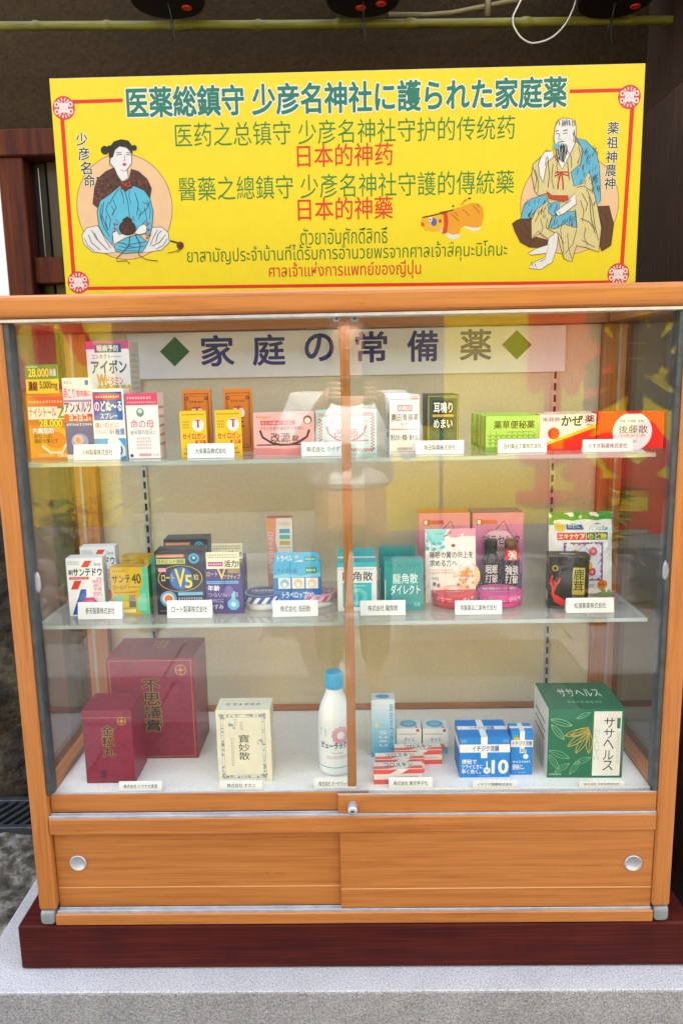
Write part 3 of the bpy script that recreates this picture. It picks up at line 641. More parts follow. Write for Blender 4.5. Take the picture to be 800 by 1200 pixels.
    pl('#f3f0e6', (285, 350), (390, 340), (384, 388), (335, 408), (290, 385)); pl('#f3f0e6', (410, 300), (550, 290), (548, 330), (500, 342), (460, 325))
    pl('#f6a81c', (275, 190), (340, 165), (400, 150), (470, 120), (530, 118), (570, 150), (578, 220), (560, 295), (530, 312), (480, 308), (430, 298), (400, 310), (385, 360), (330, 368), (285, 345))
    pl('#f8c02a', (96, 232), (170, 215), (250, 195), (275, 250), (262, 330), (200, 345), (120, 335), (88, 295))
    pl('#dfe0d8', (240, 320), (270, 330), (262, 352), (240, 350)); pl('#e4402a', (225, 190), (290, 178), (300, 270), (290, 352), (248, 362), (268, 290), (262, 215)); pl('#e8562a', (88, 262), (118, 285), (108, 302), (88, 300))
    F.ell(*A(188, 268), 22*k, '#4a68b8', 30*k); F.ell(*A(235, 260), 12*k, '#d8402a', 15*k); F.ell(*A(160, 248), 14*k, '#f6f4ea', 17*k); F.ell(*A(158, 248), 6*k, '#15130f')
    for q in ([(98, 232), (180, 216), (260, 195), (340, 172)], [(330, 150), (335, 135), (345, 150)]): ln(.0022, '#3b2a10', *q)
    for q in ([(320, 205), (350, 228), (382, 258)], [(350, 190), (376, 218)], [(410, 170), (440, 190), (466, 220)], [(490, 138), (520, 165), (544, 200)], [(520, 128), (545, 150)]): ln(.0011, '#8a4a10', *q)
    ln(.0040, '#f6b21c', (400, 135), (430, 100), (470, 80)); ln(.0012, '#3b2a10', (420, 104), (432, 96)); ln(.0022, '#3b2a10', (455, 82), (478, 84))
    for ch, u, v in (('少', 96, 163), ('彦', 98.5, 180), ('名', 101, 197), ('命', 105, 212)): T(ch, u-6.5, v-7.5, u+6.5, v+7.5, '#17130f', bold=.012, out='#fff9d8', ow=.05)
    for ch, u, v in (('薬', 718, 150), ('祖', 717, 167), ('神', 716, 184), ('農', 715, 199.5), ('神', 714, 215)): T(ch, u-6.5, v-7, u+6.5, v+7, '#17130f', bold=.010, out='#fff9d8', ow=.05)
    return tag(b.build('sign_board'), 'bright yellow sign board with green and red lettering standing on top of the case', 'sign')
INKK = .52
build_sign()
INKK = .85

# white strip banner inside the case
def build_strip():
    y = .384; TL, TR, BR, BL = (at_y(*p, y) for p in ((150, 378), (662, 377), (662, 437), (150, 443)))
    x0, x1, z0, z1 = (TL.x+BL.x)/2, (TR.x+BR.x)/2, (BL.z+BR.z)/2, (TL.z+TR.z)/2; z1 = min(z1, ZR-.003); W, H = x1-x0, z1-z0
    b = MB(); b.box(x0, x1, y-.0006, y, z0, z1, '#e6e9ec'); F = Face(b, lambda u, v, l: (x0+u*W, y-.0006-l, z0+v*H), W, H)
    U = lambda u, v: ((at_y(u, v, y).x-x0)/W, (at_y(u, v, y).z-z0)/H)
    for (cu, cv) in ((205, 412), (605, 404)):
        r = 17.5; F.poly([U(cu-r, cv), U(cu, cv+r), U(cu+r, cv), U(cu, cv-r)], '#04602f')
    for ch, cu, cv, hw, hh in (('家', 255, 411, 18, 18), ('庭', 315, 410, 18, 18), ('の', 374, 407, 16, 16), ('常', 435, 406.5, 17.5, 18), ('備', 495, 405.5, 17.5, 18), ('薬', 557, 404, 18, 18)):
        a = U(cu-hw, cv+hh); c = U(cu+hw, cv-hh); F.text(ch, a[0], a[1], c[0], c[1], '#06287c', bold=.022)
    return tag(b.build('paper_banner'), 'long white paper strip with green diamonds and blue characters inside the case top', 'banner')
build_strip()

# ================================================================== GOODS
def place(x0, x1, yt, d, zs, yb=None):
    if d is None: d = at_z((x0+x1)/2, yb, zs).y
    xa, xb = x_at(x0, d, zs), x_at(x1, d, zs); return (xa+xb)/2, d, xb-xa, z_at(yt, (xa+xb)/2, d)-zs
def carton(label, x0, x1, yt, d, zs, dep, art, front, side=None, top=None, yb=None, yaw=0, group=None, name='medicine_box', cat='medicine box', bev=.0007, W=None, H=None):
    xc, d, w, h = place(x0, x1, yt, d, zs, yb); w = W or w; h = H or h
    b = MB(); side = side or front; top = top or front
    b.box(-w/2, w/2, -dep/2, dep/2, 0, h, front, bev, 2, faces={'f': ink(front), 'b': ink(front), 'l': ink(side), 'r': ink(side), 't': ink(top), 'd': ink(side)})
    # folded tuck flap line on the top
    F = Face(b, lambda u, v, l: (-w/2+u*w, -dep/2-l, v*h), w, h)
    T = Face(b, lambda u, v, l: (-w/2+u*w, -dep/2+v*dep, h+l), w, dep)
    L = Face(b, lambda u, v, l: (-w/2-l, dep/2-u*dep, v*h), dep, h)
    R = Face(b, lambda u, v, l: (w/2+l, -dep/2+u*dep, v*h), dep, h)
    if art: art(F, T, L, R)
    T.line([(.02, .06), (.98, .06)], .0005, '#8a8378'); T.line([(.06, .06), (.09, .97)], .0003, '#a39c90'); R.line([(.5, .02), (.5, .98)], .0003, '#a39c90')
    c = Vector((xc, d, zs+.0004)) + Matrix.Rotation(yaw, 3, 'Z') @ Vector((0, dep/2, 0))
    o = b.build(name, None, c, (0, 0, yaw)); return tag(o, label, cat, group)
K = '#1b1b1d'; WH = '#f6f6f4'; RD = '#e0303a'
# ---- upper shelf
def a_orange(F, T, L, R):
    F.rect(0, 0, 1, 1, '#e8762c'); F.rect(0, .50, 1, .58, '#cf6326'); F.rect(.02, .58, .98, .76, '#fbe9d8'); F.rect(0, .03, 1, .45, '#ee8f2a')
    F.ell(.62, .30, F.w*.36, '#f6a63a', F.w*.34); F.ell(.66, .28, F.w*.25, '#e8782a', F.w*.22); F.line([(.3, .2), (.5, .1), (.8, .1), (.92, .22)], .004, '#f4e6d0')
    F.text('ナイシトール', .04, .62, .72, .74, '#e0602a', bold=.03); F.text('Z', .76, .6, .95, .76, '#6f9a2a', bold=.03)
    F.text('28,000', .28, .46, .86, .57, '#ffdf3a', bold=.03, out='#6a3a12', ow=.03); F.text('内臓脂肪', .10, .38, .64, .46, WH, bold=.02, out='#7a3a10', ow=.03); F.text('おなかの', .12, .31, .56, .37, '#5a3210', bold=.02); F.text('脂肪を落とす', .12, .24, .72, .30, '#5a3210', bold=.02)
    F.micro(.05, .80, .95, .86, '#f8d8b8', 1); F.micro(.2, .04, .6, .09, '#fbe3c0', 2); F.rect(.05, .9, .95, .97, '#f0923c'); F.text('第2類医薬品', .68, .03, .95, .09, '#fff0d8', bold=.0)
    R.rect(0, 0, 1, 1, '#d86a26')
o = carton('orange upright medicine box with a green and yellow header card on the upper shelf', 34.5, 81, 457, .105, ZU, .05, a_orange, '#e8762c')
def header(par, w, z0, h, y, th, art, base):
    b = MB(); b.box(-w/2, w/2, y, y+th, z0, z0+h, base, .0002, 1); F = Face(b, lambda u, v, l: (-w/2+u*w, y-l, z0+v*h), w, h); art(F); return b.build('header_card', par)
def a_h1(F):
    F.rect(0, .5, 1, 1, '#4fae3c'); F.rect(0, 0, 1, .5, '#f0e23a'); F.text('28,000', .1, .54, .72, .86, '#ffef5a', bold=.03, out='#2f6a1c', ow=.03); F.text('満量', .74, .6, .95, .85, WH); F.text('濃縮', .06, .1, .34, .42, '#4a3a12', bold=.03); F.text('5,000mg', .42, .1, .96, .42, '#3a5a1a', bold=.02); F.micro(.06, .88, .4, .97, WH, 1)
xc, d, wd, hh = place(31, 69, 425, .105, ZU); hz = z_at(459, xc, .105)-ZU
header(o, wd, hz-.004, hh-hz, -.0267, .0012, a_h1, '#e8e2c0')
o.children[0].location.x = -.004
def a_anmel(F, T, L, R):
    F.rect(0, 0, 1, .40, '#33449c'); F.rect(0, .40, 1, .56, '#e2333c'); F.rect(0, .0, 1, .06, WH)
    F.ell(.48, .22, F.w*.30, '#8a9ad8', F.w*.28); F.ell(.44, .24, F.w*.18, '#d8b8b8', F.w*.18); F.ell(.42, .24, F.w*.09, '#f09050'); F.rect(0, .4, 1, .46, '#3a4aa0'); F.micro(.06, .41, .94, .455, WH, 1)
    F.text('アンメルツ', .03, .58, .97, .70, '#2d4a46', bold=.03); F.text('ヨコヨコ', .16, .475, .8, .555, WH, bold=.03); F.text('A', .84, .48, .93, .53, WH); F.text('肩こり', .04, .75, .42, .88, RD, bold=.01); F.text('筋肉痛に', .48, .77, .96, .85, RD); F.micro(.06, .92, .35, .97, '#8a8a8a', 1); F.rect(.8, .91, .92, .97, '#2a7ac0'); F.rect(0, .705, 1, .735, '#9a9fc0')
carton('tall white and blue box with a red band beside the orange box, upper shelf', 77.5, 111, 443, .10, ZU, .04, a_anmel, WH)
def a_nodo(F, T, L, R):
    F.rect(0, 0, 1, .30, '#3aa6dc'); F.rect(.05, .56, .95, .96, '#1f5fae'); F.rect(.08, .85, .92, .93, '#e23a44'); F.micro(.14, .865, .86, .915, WH, 1)
    F.text('のどぬ〜る', .09, .69, .93, .83, WH, bold=.03); F.rect(.1, .57, .9, .67, '#2a6fc0'); F.text('スプレー', .25, .58, .78, .66, WH, bold=.015); F.text('痛いのどに', .06, .45, .8, .53, RD, bold=.01); F.text('ウイルス・菌を', .06, .36, .66, .43, RD); F.text('殺菌', .68, .35, .97, .44, '#1f5fae', bold=.02)
    F.poly([(.42, .26), (.5, .32), (.66, .33), (.8, .27), (.96, .16), (.95, .05), (.8, .02), (.62, .06), (.52, .10), (.44, .17)], WH); F.ell(.68, .13, F.w*.20, '#2a6fc0'); F.ell(.68, .13, F.w*.15, '#f4c8a0'); F.ell(.68, .13, F.w*.08, '#e8742c'); F.text('小林', .05, .02, .3, .07, WH, bold=0) if False else None
    T.rect(.05, .1, .95, .9, '#e8eef4')
carton('white and blue throat spray box in front of the tall eye wash box, upper shelf', 110.5, 148, 456, .09, ZU, .04, a_nodo, WH)
def a_inochi(F, T, L, R):
    F.rect(0, .82, 1, 1, '#e24a74'); F.micro(.05, .9, .8, .96, '#fbd8e0', 1); F.micro(.05, .84, .95, .885, '#f8c8d4', 1); F.ell(.44, .71, F.w*.12, '#7a9a86', F.w*.14); F.ell(.44, .73, F.w*.07, '#d8e2da')
    F.text('命の母', .12, .47, .84, .60, '#d8486a', bold=.008); F.line([(.2, .45), (.5, .43), (.8, .45)], .0008, '#8a8a8a'); F.text('更年期の症状に', .1, .37, .9, .43, '#5a6a64', bold=.0); F.micro(.28, .14, .72, .34, '#d87a90', 4); F.rect(.34, .04, .72, .08, '#e6a0b0'); F.ell(.10, .05, .003, '#333a60'); F.micro(.8, .04, .95, .08, '#c85a70', 1)
    for i in range(5): R.rect(.1, .2+i*.14, .9, .24+i*.14, '#c88a78')
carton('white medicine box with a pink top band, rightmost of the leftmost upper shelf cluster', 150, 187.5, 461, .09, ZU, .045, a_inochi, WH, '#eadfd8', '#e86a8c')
def a_aibon(F, T, L, R):
    F.rect(0, .93, 1, 1, '#d04a84'); F.rect(.2, .90, .82, .975, '#2d5f78'); F.text('眼病予防', .26, .91, .76, .965, '#f2f6f6', bold=.02); F.text('コンタクト', .12, .845, .56, .885, '#3a4a5a', bold=.012); F.micro(.58, .85, .82, .875, '#7a8a9a', 1)
    F.text('アイボン', .10, .715, .92, .83, '#2d5a74', bold=.03); F.text('W', .22, .61, .42, .70, '#f4a02a', bold=.03, out='#9a2a2a', ow=.02); F.text('ビタミン', .43, .61, .82, .685, '#e85a2a', bold=.02); F.text('PREMIUM', .12, .515, .97, .60, '#f4cf2a', bold=.03, out='#4a3a1a', ow=.03); F.rect(0, 0, 1, .46, '#d04a84')
    R.micro(.1, .2, .9, .9, '#a8a49c', 14)
carton('large white eye wash box with pink edges at the back of the upper shelf', 108, 157.5, 400, .24, ZU, .07, a_aibon, '#eceef0', '#d8d4cc', '#d85a90')
def a_seibig(F, T, L, R):
    F.rect(0, 0, 1, 1, '#e88424'); F.frame(.08, .06, .92, .94, .0012, '#3a2410'); F.frame(.13, .10, .87, .90, .0006, '#3a2410')
    for sx in (.16, .84): F.ell(sx, .86, .0035, '#3a2410'); F.ell(sx, .86, .0018, '#e88424')
    F.ell(.5, .62, F.w*.23, '#f6efe4', F.w*.23); F.rect(.36, .70, .64, .73, '#cf3a4a'); F.rect(.46, .58, .54, .70, '#cf3a4a'); F.text('正', .3, .4, .7, .55, '#3a2410'); F.text('征露', .25, .1, .75, .35, '#3a2410', bold=.0, vert=True) if False else None
    F.micro(.25, .78, .75, .84, '#7a3a10', 1); R.text('胃腸薬', .3, .2, .7, .6, '#3a1c08', vert=True); R.micro(.2, .65, .8, .85, '#7a3a10', 2)
for (a, c_, yt, lab) in ((216.5, 249, 457, 'orange ornate-bordered box standing behind the left yellow box, upper shelf'), (264.5, 297, 456, 'orange ornate-bordered box standing behind the right yellow box, upper shelf')):
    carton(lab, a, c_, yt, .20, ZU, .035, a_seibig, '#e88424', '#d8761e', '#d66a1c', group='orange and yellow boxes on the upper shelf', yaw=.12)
def a_seismall(F, T, L, R):
    F.rect(0, 0, 1, 1, '#f5c818'); F.ell(.68, .70, F.w*.22, WH, F.w*.25); F.rect(.57, .79, .79, .82, '#d8304a'); F.rect(.64, .64, .72, .80, '#d8304a'); F.text('セイロガン', .08, .40, .95, .53, '#d8202a', bold=.03); F.rect(.56, .29, .94, .37, '#d8302a'); F.text('糖衣', .62, .295, .88, .365, '#f5d848'); F.micro(.08, .9, .92, .95, '#6a4a10', 1); F.micro(.08, .62, .34, .80, '#8a6a10', 3); F.rect(.1, .08, .9, .1, '#8a5a10'); F.micro(.14, .16, .86, .22, '#8a5a10', 1); R.micro(.2, .2, .8, .8, '#b8860c', 6)
for (a, c_, yt, lab) in ((212.5, 243, 482, 'small yellow box with a white disc, in front of the left orange box, upper shelf'), (253.5, 284, 481, 'small yellow box with a white disc, in front of the right orange box, upper shelf')):
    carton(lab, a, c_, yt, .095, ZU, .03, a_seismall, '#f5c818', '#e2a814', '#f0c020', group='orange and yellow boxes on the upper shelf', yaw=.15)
def checker(F, u0, v0, u1, v1, cell, c):
    nx = max(1, round((u1-u0)*F.w/cell)); ny = max(1, round((v1-v0)*F.h/cell)); z = F.lift(u0, v0, u1, v1)
    for i in range(nx):
        for j in range(ny):
            if (i+j) % 2 == 0:
                a, b_, c0, d0 = u0+(u1-u0)*i/nx, u0+(u1-u0)*(i+1)/nx, v0+(v1-v0)*j/ny, v0+(v1-v0)*(j+1)/ny
                F.mb.add([F.fn(a, c0, z), F.fn(b_, c0, z), F.fn(b_, d0, z), F.fn(a, d0, z)], [(0, 1, 2, 3)], c)
def bowl(F, cu, cv, r, c, wd):
    F.line([(cu-r/F.w, cv+.34), (cu-r*.9/F.w, cv+.18), (cu-r*.55/F.w, cv+.05), (cu-r*.2/F.w, cv), (cu+r*.2/F.w, cv), (cu+r*.55/F.w, cv+.05), (cu+r*.9/F.w, cv+.18), (cu+r/F.w, cv+.34)], wd, c); F.line([(cu-r*1.15/F.w, cv), (cu+r*1.15/F.w, cv)], .0022, c)
def a_kaip(F, T, L, R):
    F.rect(0, 0, 1, 1, '#f0b6b4'); checker(F, .01, .02, .99, .19, .0028, '#d84a52'); F.rect(.30, .17, .7, .19, '#f0b6b4')
    bowl(F, .51, .26, .045, '#4a2a2a', .004); F.text('改源', .28, .32, .60, .54, '#2a2220', bold=.012); F.text('錠', .63, .34, .74, .48, '#2a2220'); F.rect(.12, .72, .68, .82, '#d8404a'); F.text('のどの痛み・かぜに', .14, .735, .66, .805, '#fbe6e4', bold=0); F.text('つらいかぜの諸症状の緩和に', .10, .60, .82, .69, '#3a2a2a', bold=.0); F.text('Kaigen', .05, .86, .28, .94, '#e8823a', bold=.02, shear=.12); F.ell(.89, .83, .008, '#6a3a3a'); F.ell(.89, .81, .0055, '#f6e2d2')
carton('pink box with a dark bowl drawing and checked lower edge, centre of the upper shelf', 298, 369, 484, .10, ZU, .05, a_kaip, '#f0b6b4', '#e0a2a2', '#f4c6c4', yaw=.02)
def a_kaim(F, T, L, R):
    F.rect(0, 0, 1, 1, '#c4e6dc'); checker(F, .27, .86, .96, .95, .0028, '#d83c48'); checker(F, .90, .08, .96, .86, .0028, '#d83c48'); checker(F, .05, .08, .11, .82, .0028, '#d83c48'); checker(F, .55, .06, .96, .13, .0028, '#d83c48')
    F.text('Kaigen', .06, .84, .25, .94, '#e8823a', bold=.02, shear=.08); bowl(F, .50, .30, .036, '#d83c48', .0034); F.text('改源', .30, .36, .70, .58, '#d83c48', bold=.012); F.micro(.3, .70, .68, .76, '#7aa096', 1); F.micro(.78, .2, .86, .8, '#d88a90', 7)
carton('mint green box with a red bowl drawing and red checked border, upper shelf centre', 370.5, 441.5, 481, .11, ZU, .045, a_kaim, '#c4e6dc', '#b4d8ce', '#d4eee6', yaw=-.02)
def a_okuda(F, T, L, R):
    F.rect(0, 0, 1, 1, '#f6f4ec'); F.rect(.04, .92, .96, .935, '#e0503a'); F.rect(.26, .72, .76, .83, '#e8432c'); F.text('和漢処方', .3, .74, .72, .81, '#fff2e6', bold=.01); F.text('奥田胃腸薬', .06, .56, .95, .68, '#5c5a22', bold=.02); F.text('(錠剤)', .36, .47, .64, .54, '#4a4a3a', bold=0); F.rect(.04, .41, .96, .425, '#e0503a'); F.text('胃もたれ・胃痛・胸やけに', .04, .23, .96, .33, K, bold=.015); F.text('奥田製薬株式会社', .25, .06, .75, .11, '#4a4a4a', bold=0); F.rect(.04, .03, .96, .04, '#e0503a'); F.micro(.06, .95, .4, .98, '#6a6a6a', 1); F.micro(.7, .95, .94, .98, '#6a6a6a', 1)
    L.micro(.1, .5, .9, .9, '#b0aca0', 8)
for (dx, dd, lab) in ((0, .10, 'white box with red rules, front of its pair, left of the dark green box'), (-4.5, .165, 'white stomach medicine box directly behind the red-ruled white box')):
    carton(lab, 456.5+dx, 491.5+dx*1.5, 458.5-.3*dx*0, dd, ZU, .05, a_okuda, '#f6f4ec', '#dcd8cc', '#f0ede4', group='white stomach medicine boxes', H=.107)
def a_mimi(F, T, L, R):
    F.rect(0, 0, 1, 1, '#1f4a44'); F.frame(.02, .02, .98, .98, .0014, '#c8a83a'); F.rect(.16, .66, .84, .90, '#14181a'); F.text('耳鳴り', .2, .69, .80, .87, WH, bold=.02); F.rect(.16, .62, .84, .66, '#c8a83a'); F.rect(.16, .40, .84, .60, '#14181a'); F.text('めまい', .2, .43, .80, .58, WH, bold=.02)
    for i in range(14): F.line([(.1+.06*i, .18), (.14+.06*i, .37-.01*(i % 4))], .0006, '#4a8a80')
    F.rect(.1, .06, .9, .16, '#2a6a60'); F.text('奥田薬', .2, .07, .8, .15, '#c8a83a', bold=.02); F.micro(.5, .93, .94, .965, '#c8c8b0', 1); F.rect(.06, .02, .94, .05, '#c8a83a')
    L.rect(.0, .0, 1, 1, '#3a4a30'); L.micro(.2, .3, .8, .8, '#8a8a4a', 6)
for (dx, dd, lab) in ((0, .105, 'dark green box with gold edges beside the white stomach medicine box, front of its pair'), (-3, .17, 'dark green gold-edged box directly behind the front dark green one')):
    carton(lab, 500.5+dx, 536.5+dx*1.5, 457.5, dd, ZU, .05, a_mimi, '#1f4a44', '#2a4a34', '#4a4f2a', group='dark green medicine boxes', H=.106)
def a_green(F, T, L, R):
    F.rect(0, 0, 1, 1, '#a6dc6c'); F.rect(0, 0, 1, .12, '#5ab04a'); rn = random.Random(2)
    for i in range(9):
        x = .08+.1*i; F.line([(x, .10), (x+.01, .48+.1*rn.random())], .0008, '#2f7a2a')
        for k_ in range(3): F.line([(x, .2+.1*k_), (x+.05, .27+.1*k_)], .0014, '#4a9a3a'); F.line([(x, .2+.1*k_), (x-.04, .26+.1*k_)], .0014, '#4a9a3a')
    F.text('薬草便秘薬', .15, .64, .90, .86, '#20281a', bold=.02); F.micro(.4, .52, .86, .57, '#3a5a2a', 1); F.rect(.44, .14, .76, .34, '#eef4d8')
    T.rect(.03, .1, .97, .9, '#8ccc62')
for i, (a, dd, lab) in enumerate(((568.5, .115, 'light green herbal box at the front of the row of four green boxes'), (563.5, .15, 'light green herbal box second in the row, just behind the front green box'), (558.5, .185, 'light green herbal box third in the row of four green boxes'), (551.5, .225, 'light green herbal box at the back of the row of four green boxes'))):
    xc, d, wd0, hh0 = place(568.5, 631, 487.5, .115, ZU)
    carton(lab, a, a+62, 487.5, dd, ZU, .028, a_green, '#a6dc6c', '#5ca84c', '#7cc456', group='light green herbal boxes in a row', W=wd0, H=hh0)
def a_kaze(F, T, L, R):
    F.rect(0, 0, 1, 1, '#ee2a14'); F.poly([(0, .18), (.08, .12), (1, .62), (1, 1), (0, 1)], '#f8d21a'); F.poly([(0, .3), (.12, .22), (1, .72), (1, .99), (0, .99)], '#f7f0e4'); F.ell(.25, .47, F.h*.165, '#ee2a14'); F.text('後藤散', .04, .80, .36, .92, '#3a3a3a', bold=0); F.text('かぜ', .38, .68, .76, .95, '#151515', bold=.035); F.text('薬', .80, .76, .97, .96, '#151515', bold=.02); F.text('顆粒', .83, .66, .95, .73, K, bold=0); F.micro(.3, .3, .6, .35, '#b08a10', 1)
    T.rect(0, 0, 1, 1, '#f2e8e0'); T.text('かぜ薬', .3, .2, .7, .8, '#1a1a1a')
for (a, dd, lab) in ((631, .115, 'red and white box with a yellow stripe and red disc, front of its pair'), (637, .165, 'red and white striped box standing behind the front yellow-striped one')):
    xc, d, wd0, hh0 = place(631, 695.5, 485.5, .115, ZU)
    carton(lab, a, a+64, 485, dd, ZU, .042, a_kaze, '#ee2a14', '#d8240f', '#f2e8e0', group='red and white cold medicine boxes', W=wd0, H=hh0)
def a_goto(F, T, L, R):
    F.rect(0, 0, 1, 1, '#f02414'); F.ell(.53, .46, F.h*.53, '#f8f6f0', F.h*.53, 40); F.poly([(0, .95), (1, .95), (1, 1), (0, 1)], '#f02414'); F.text('後藤散', .32, .42, .76, .64, '#3a3634', bold=.004); F.text('いたみどめ', .36, .31, .72, .41, '#e8452c', bold=0); F.text('頭痛・生理痛・歯痛に', .34, .72, .72, .79, '#4a4a4a', bold=0); F.rect(.48, .16, .6, .24, '#d8d4cc')
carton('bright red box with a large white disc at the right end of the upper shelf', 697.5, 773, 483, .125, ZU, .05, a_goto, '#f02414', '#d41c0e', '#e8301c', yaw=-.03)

# ---- middle shelf
def a_sante(F, T, L, R):
    F.rect(0, 0, 1, 1, WH); F.poly([(.42, .82), (.70, .82), (.64, .95), (.36, .95)][::1], '#e6402e') if False else F.poly([(.40, .84), (.60, .84), (.72, .95), (.52, .95)], '#e8482c')
    F.text('新', .05, .71, .18, .80, K, bold=.02); F.text('サンテドウ', .18, .69, .97, .82, '#1a1a1c', bold=.03); F.rect(.06, .63, .60, .675, '#e0303a'); F.micro(.1, .64, .56, .668, WH, 1); F.poly([(.08, .46), (.28, .46), (.40, .61), (.20, .61)], '#e6402e'); F.poly([(.08, .02), (.30, .02), (.50, .36), (.50, .46), (.36, .46)], '#1f74c8'); F.poly([(.08, .02), (.14, .02), (.40, .44), (.36, .46)], '#1858a0')
    F.text('目の疲れ', .82, .34, .94, .66, '#e0306a', vert=True, bold=0); F.text('眼病予防に', .70, .28, .82, .62, '#e0306a', vert=True, bold=0)
    cu, cv = .58, .17; F.poly([(cu+.26*math.cos(math.pi/8+i*math.pi/4), cv+.26*F.w/F.h*math.sin(math.pi/8+i*math.pi/4)) for i in range(8)], '#ee5a96'); F.poly([(cu+.19*math.cos(math.pi/8+i*math.pi/4), cv+.19*F.w/F.h*math.sin(math.pi/8+i*math.pi/4)) for i in range(8)], '#f490b8'); F.rect(cu-.16, cv-.02, cu+.16, cv+.06, '#d8306a')
    F.micro(.05, .88, .36, .95, '#8a8a8a', 2); F.text('Sante', .76, .86, .95, .92, '#3a8ac8', bold=.01)
for (a, c_, yt, dd, lab) in ((80.5, 122.5, 654, .105, 'white eye drop box with pink octagon and blue stroke, front left of the middle shelf'), (97, 137.5, 641, .18, 'white eye drop box standing behind the front one with the pink octagon')):
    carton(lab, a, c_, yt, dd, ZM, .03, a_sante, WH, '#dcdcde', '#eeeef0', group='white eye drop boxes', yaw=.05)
def a_s40(F, T, L, R):
    F.rect(0, 0, 1, 1, '#d9b020'); F.poly([(.80, 0), (1, 0), (1, 1), (.84, 1), (.84, .62), (.74, .52), (.74, .34), (.64, .20)], '#5cc49c'); F.poly([(.66, .08), (.92, .08), (.92, .45), (.78, .45), (.66, .3)], '#7ad4b0'); F.text('サンテ', .04, .68, .52, .84, '#33300c', bold=.02); F.text('40', .56, .66, .80, .86, '#33300c', bold=.02); F.text('ゴールド', .04, .54, .42, .64, '#33300c', bold=.01); F.micro(.46, .56, .78, .61, '#5a4a10', 1); F.micro(.06, .46, .7, .5, '#5a4a10', 1)
    for i, (c1, c2) in enumerate((('#7ac6d8', '#e8dcae'), ('#a6c84a', '#e8d24a'), ('#8a9088', '#6a7470'))): F.rect(.08+.19*i, .30, .25+.19*i, .42, c1); F.rect(.08+.19*i, .16, .25+.19*i, .29, c2)
    F.rect(.04, .05, .62, .12, '#f4e8a8'); F.micro(.06, .9, .4, .95, '#5a4a10', 1)
for (a, c_, yt, dd, lab) in ((131.5, 175, 665, .105, 'gold eye drop box with a green side stripe, front of its pair, middle shelf left'), (144, 183.5, 652.5, .185, 'gold eye drop box behind the front gold one, middle shelf left')):
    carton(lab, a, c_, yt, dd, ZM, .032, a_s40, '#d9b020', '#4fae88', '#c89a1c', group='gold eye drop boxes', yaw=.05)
def a_v5(F, T, L, R):
    F.rect(0, 0, 1, 1, '#14213a'); F.rect(.03, .80, .62, .88, '#c8d070'); F.text('目のピント調節', .05, .81, .60, .87, '#1a2410', bold=.01); F.rect(.03, .90, .6, .95, '#c87a4a'); F.micro(.06, .91, .56, .94, '#f0d8c0', 1); F.ell(.80, .88, .010, '#3aa0c8'); F.ell(.80, .88, .006, '#14213a'); F.ell(.80, .89, .003, '#7ad0e8')
    F.ell(.50, .57, F.w*.46, '#c0a030', F.h*.21, 36); F.ell(.50, .57, F.w*.44, '#14213a', F.h*.20, 36); F.ell(.52, .57, F.w*.24, '#2a6ab8', F.w*.24); F.text('ロート', .12, .53, .38, .64, '#e8cf4a', bold=.02); F.text('V', .40, .44, .60, .72, '#f0d84a', bold=.02, out='#3a3010', ow=.02); F.text('5', .60, .42, .74, .62, '#f0d84a', bold=.02, out='#3a3010', ow=.02); F.text('粒', .78, .54, .88, .63, '#e8cf4a', bold=.01)
    F.ell(.24, .25, F.w*.17, '#5ab0d8'); F.ell(.24, .25, F.w*.12, '#e8e4e0'); F.ell(.24, .25, F.w*.085, '#e8804a'); F.rect(.44, .30, .95, .35, '#7ac4e8'); F.micro(.44, .22, .96, .28, '#d8e0e8', 1); F.rect(.06, .68, .22, .74, '#e8a0b8')
    for k_ in range(6): F.ell(.82+.065*math.cos(k_*1.047), .15+.05*math.sin(k_*1.047), .0022, '#c8d4e0')
    F.text('60粒', .5, .08, .66, .16, '#c8d4e0', bold=0) if False else F.micro(.42, .10, .66, .14, '#8a9ab0', 1); F.micro(.06, .04, .4, .08, '#8a9ab0', 1)
    T.rect(.03, .05, .97, .95, '#1c2430'); T.micro(.1, .3, .9, .7, '#4a6a6a', 2); R.rect(.1, .6, .9, .9, '#24486a'); R.micro(.15, .1, .85, .55, '#6a8090', 6)
for (a, c_, yt, dd, lab) in ((184.5, 241, 646, .105, 'large dark navy box with gold letter and blue globe, front of its pair'), (195, 246, 632, .20, 'large dark navy box standing behind the front navy one')):
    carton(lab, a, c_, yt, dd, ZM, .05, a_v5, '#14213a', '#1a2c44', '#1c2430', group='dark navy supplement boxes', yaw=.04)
def a_roh(F, T, L, R):
    F.rect(0, 0, 1, 1, '#4a3a86'); F.text('ロート', .05, .80, .34, .90, '#e8cf4a', bold=.015); F.text('V', .34, .74, .56, .96, '#e8cf4a', bold=.02); F.rect(.62, .86, .95, .95, '#a88a3a'); F.text('アクティブ', .50, .74, .95, .84, '#e8cf4a', bold=.02, shear=.06); F.rect(.04, .64, .9, .70, '#6ab8e0'); F.micro(.08, .65, .84, .69, '#1c2450', 1)
    F.text('年齢', .06, .49, .38, .61, '#f2f0f6', bold=.02); F.text('つらい疲れ目', .06, .36, .86, .46, '#d8d4e8', bold=.0); F.text('かすみ', .08, .10, .46, .20, '#f2f0f6', bold=.01); F.text('目やにに', .08, .24, .48, .32, '#d8d4e8', bold=0); cu, cv = .74, .20; F.poly([(cu+.17*math.cos(math.pi/8+i*math.pi/4), cv+.17*F.w/F.h*math.sin(math.pi/8+i*math.pi/4)) for i in range(8)], '#6ac0e6'); F.poly([(cu-.05, cv+.1), (cu+.05, cv+.1), (cu+.05, cv+.28), (cu-.05, cv+.28)], '#8ad0ee'); F.ell(cu, cv, .0045, '#c8e8f4'); F.ell(.62, .5, .009, '#7a6ab0')
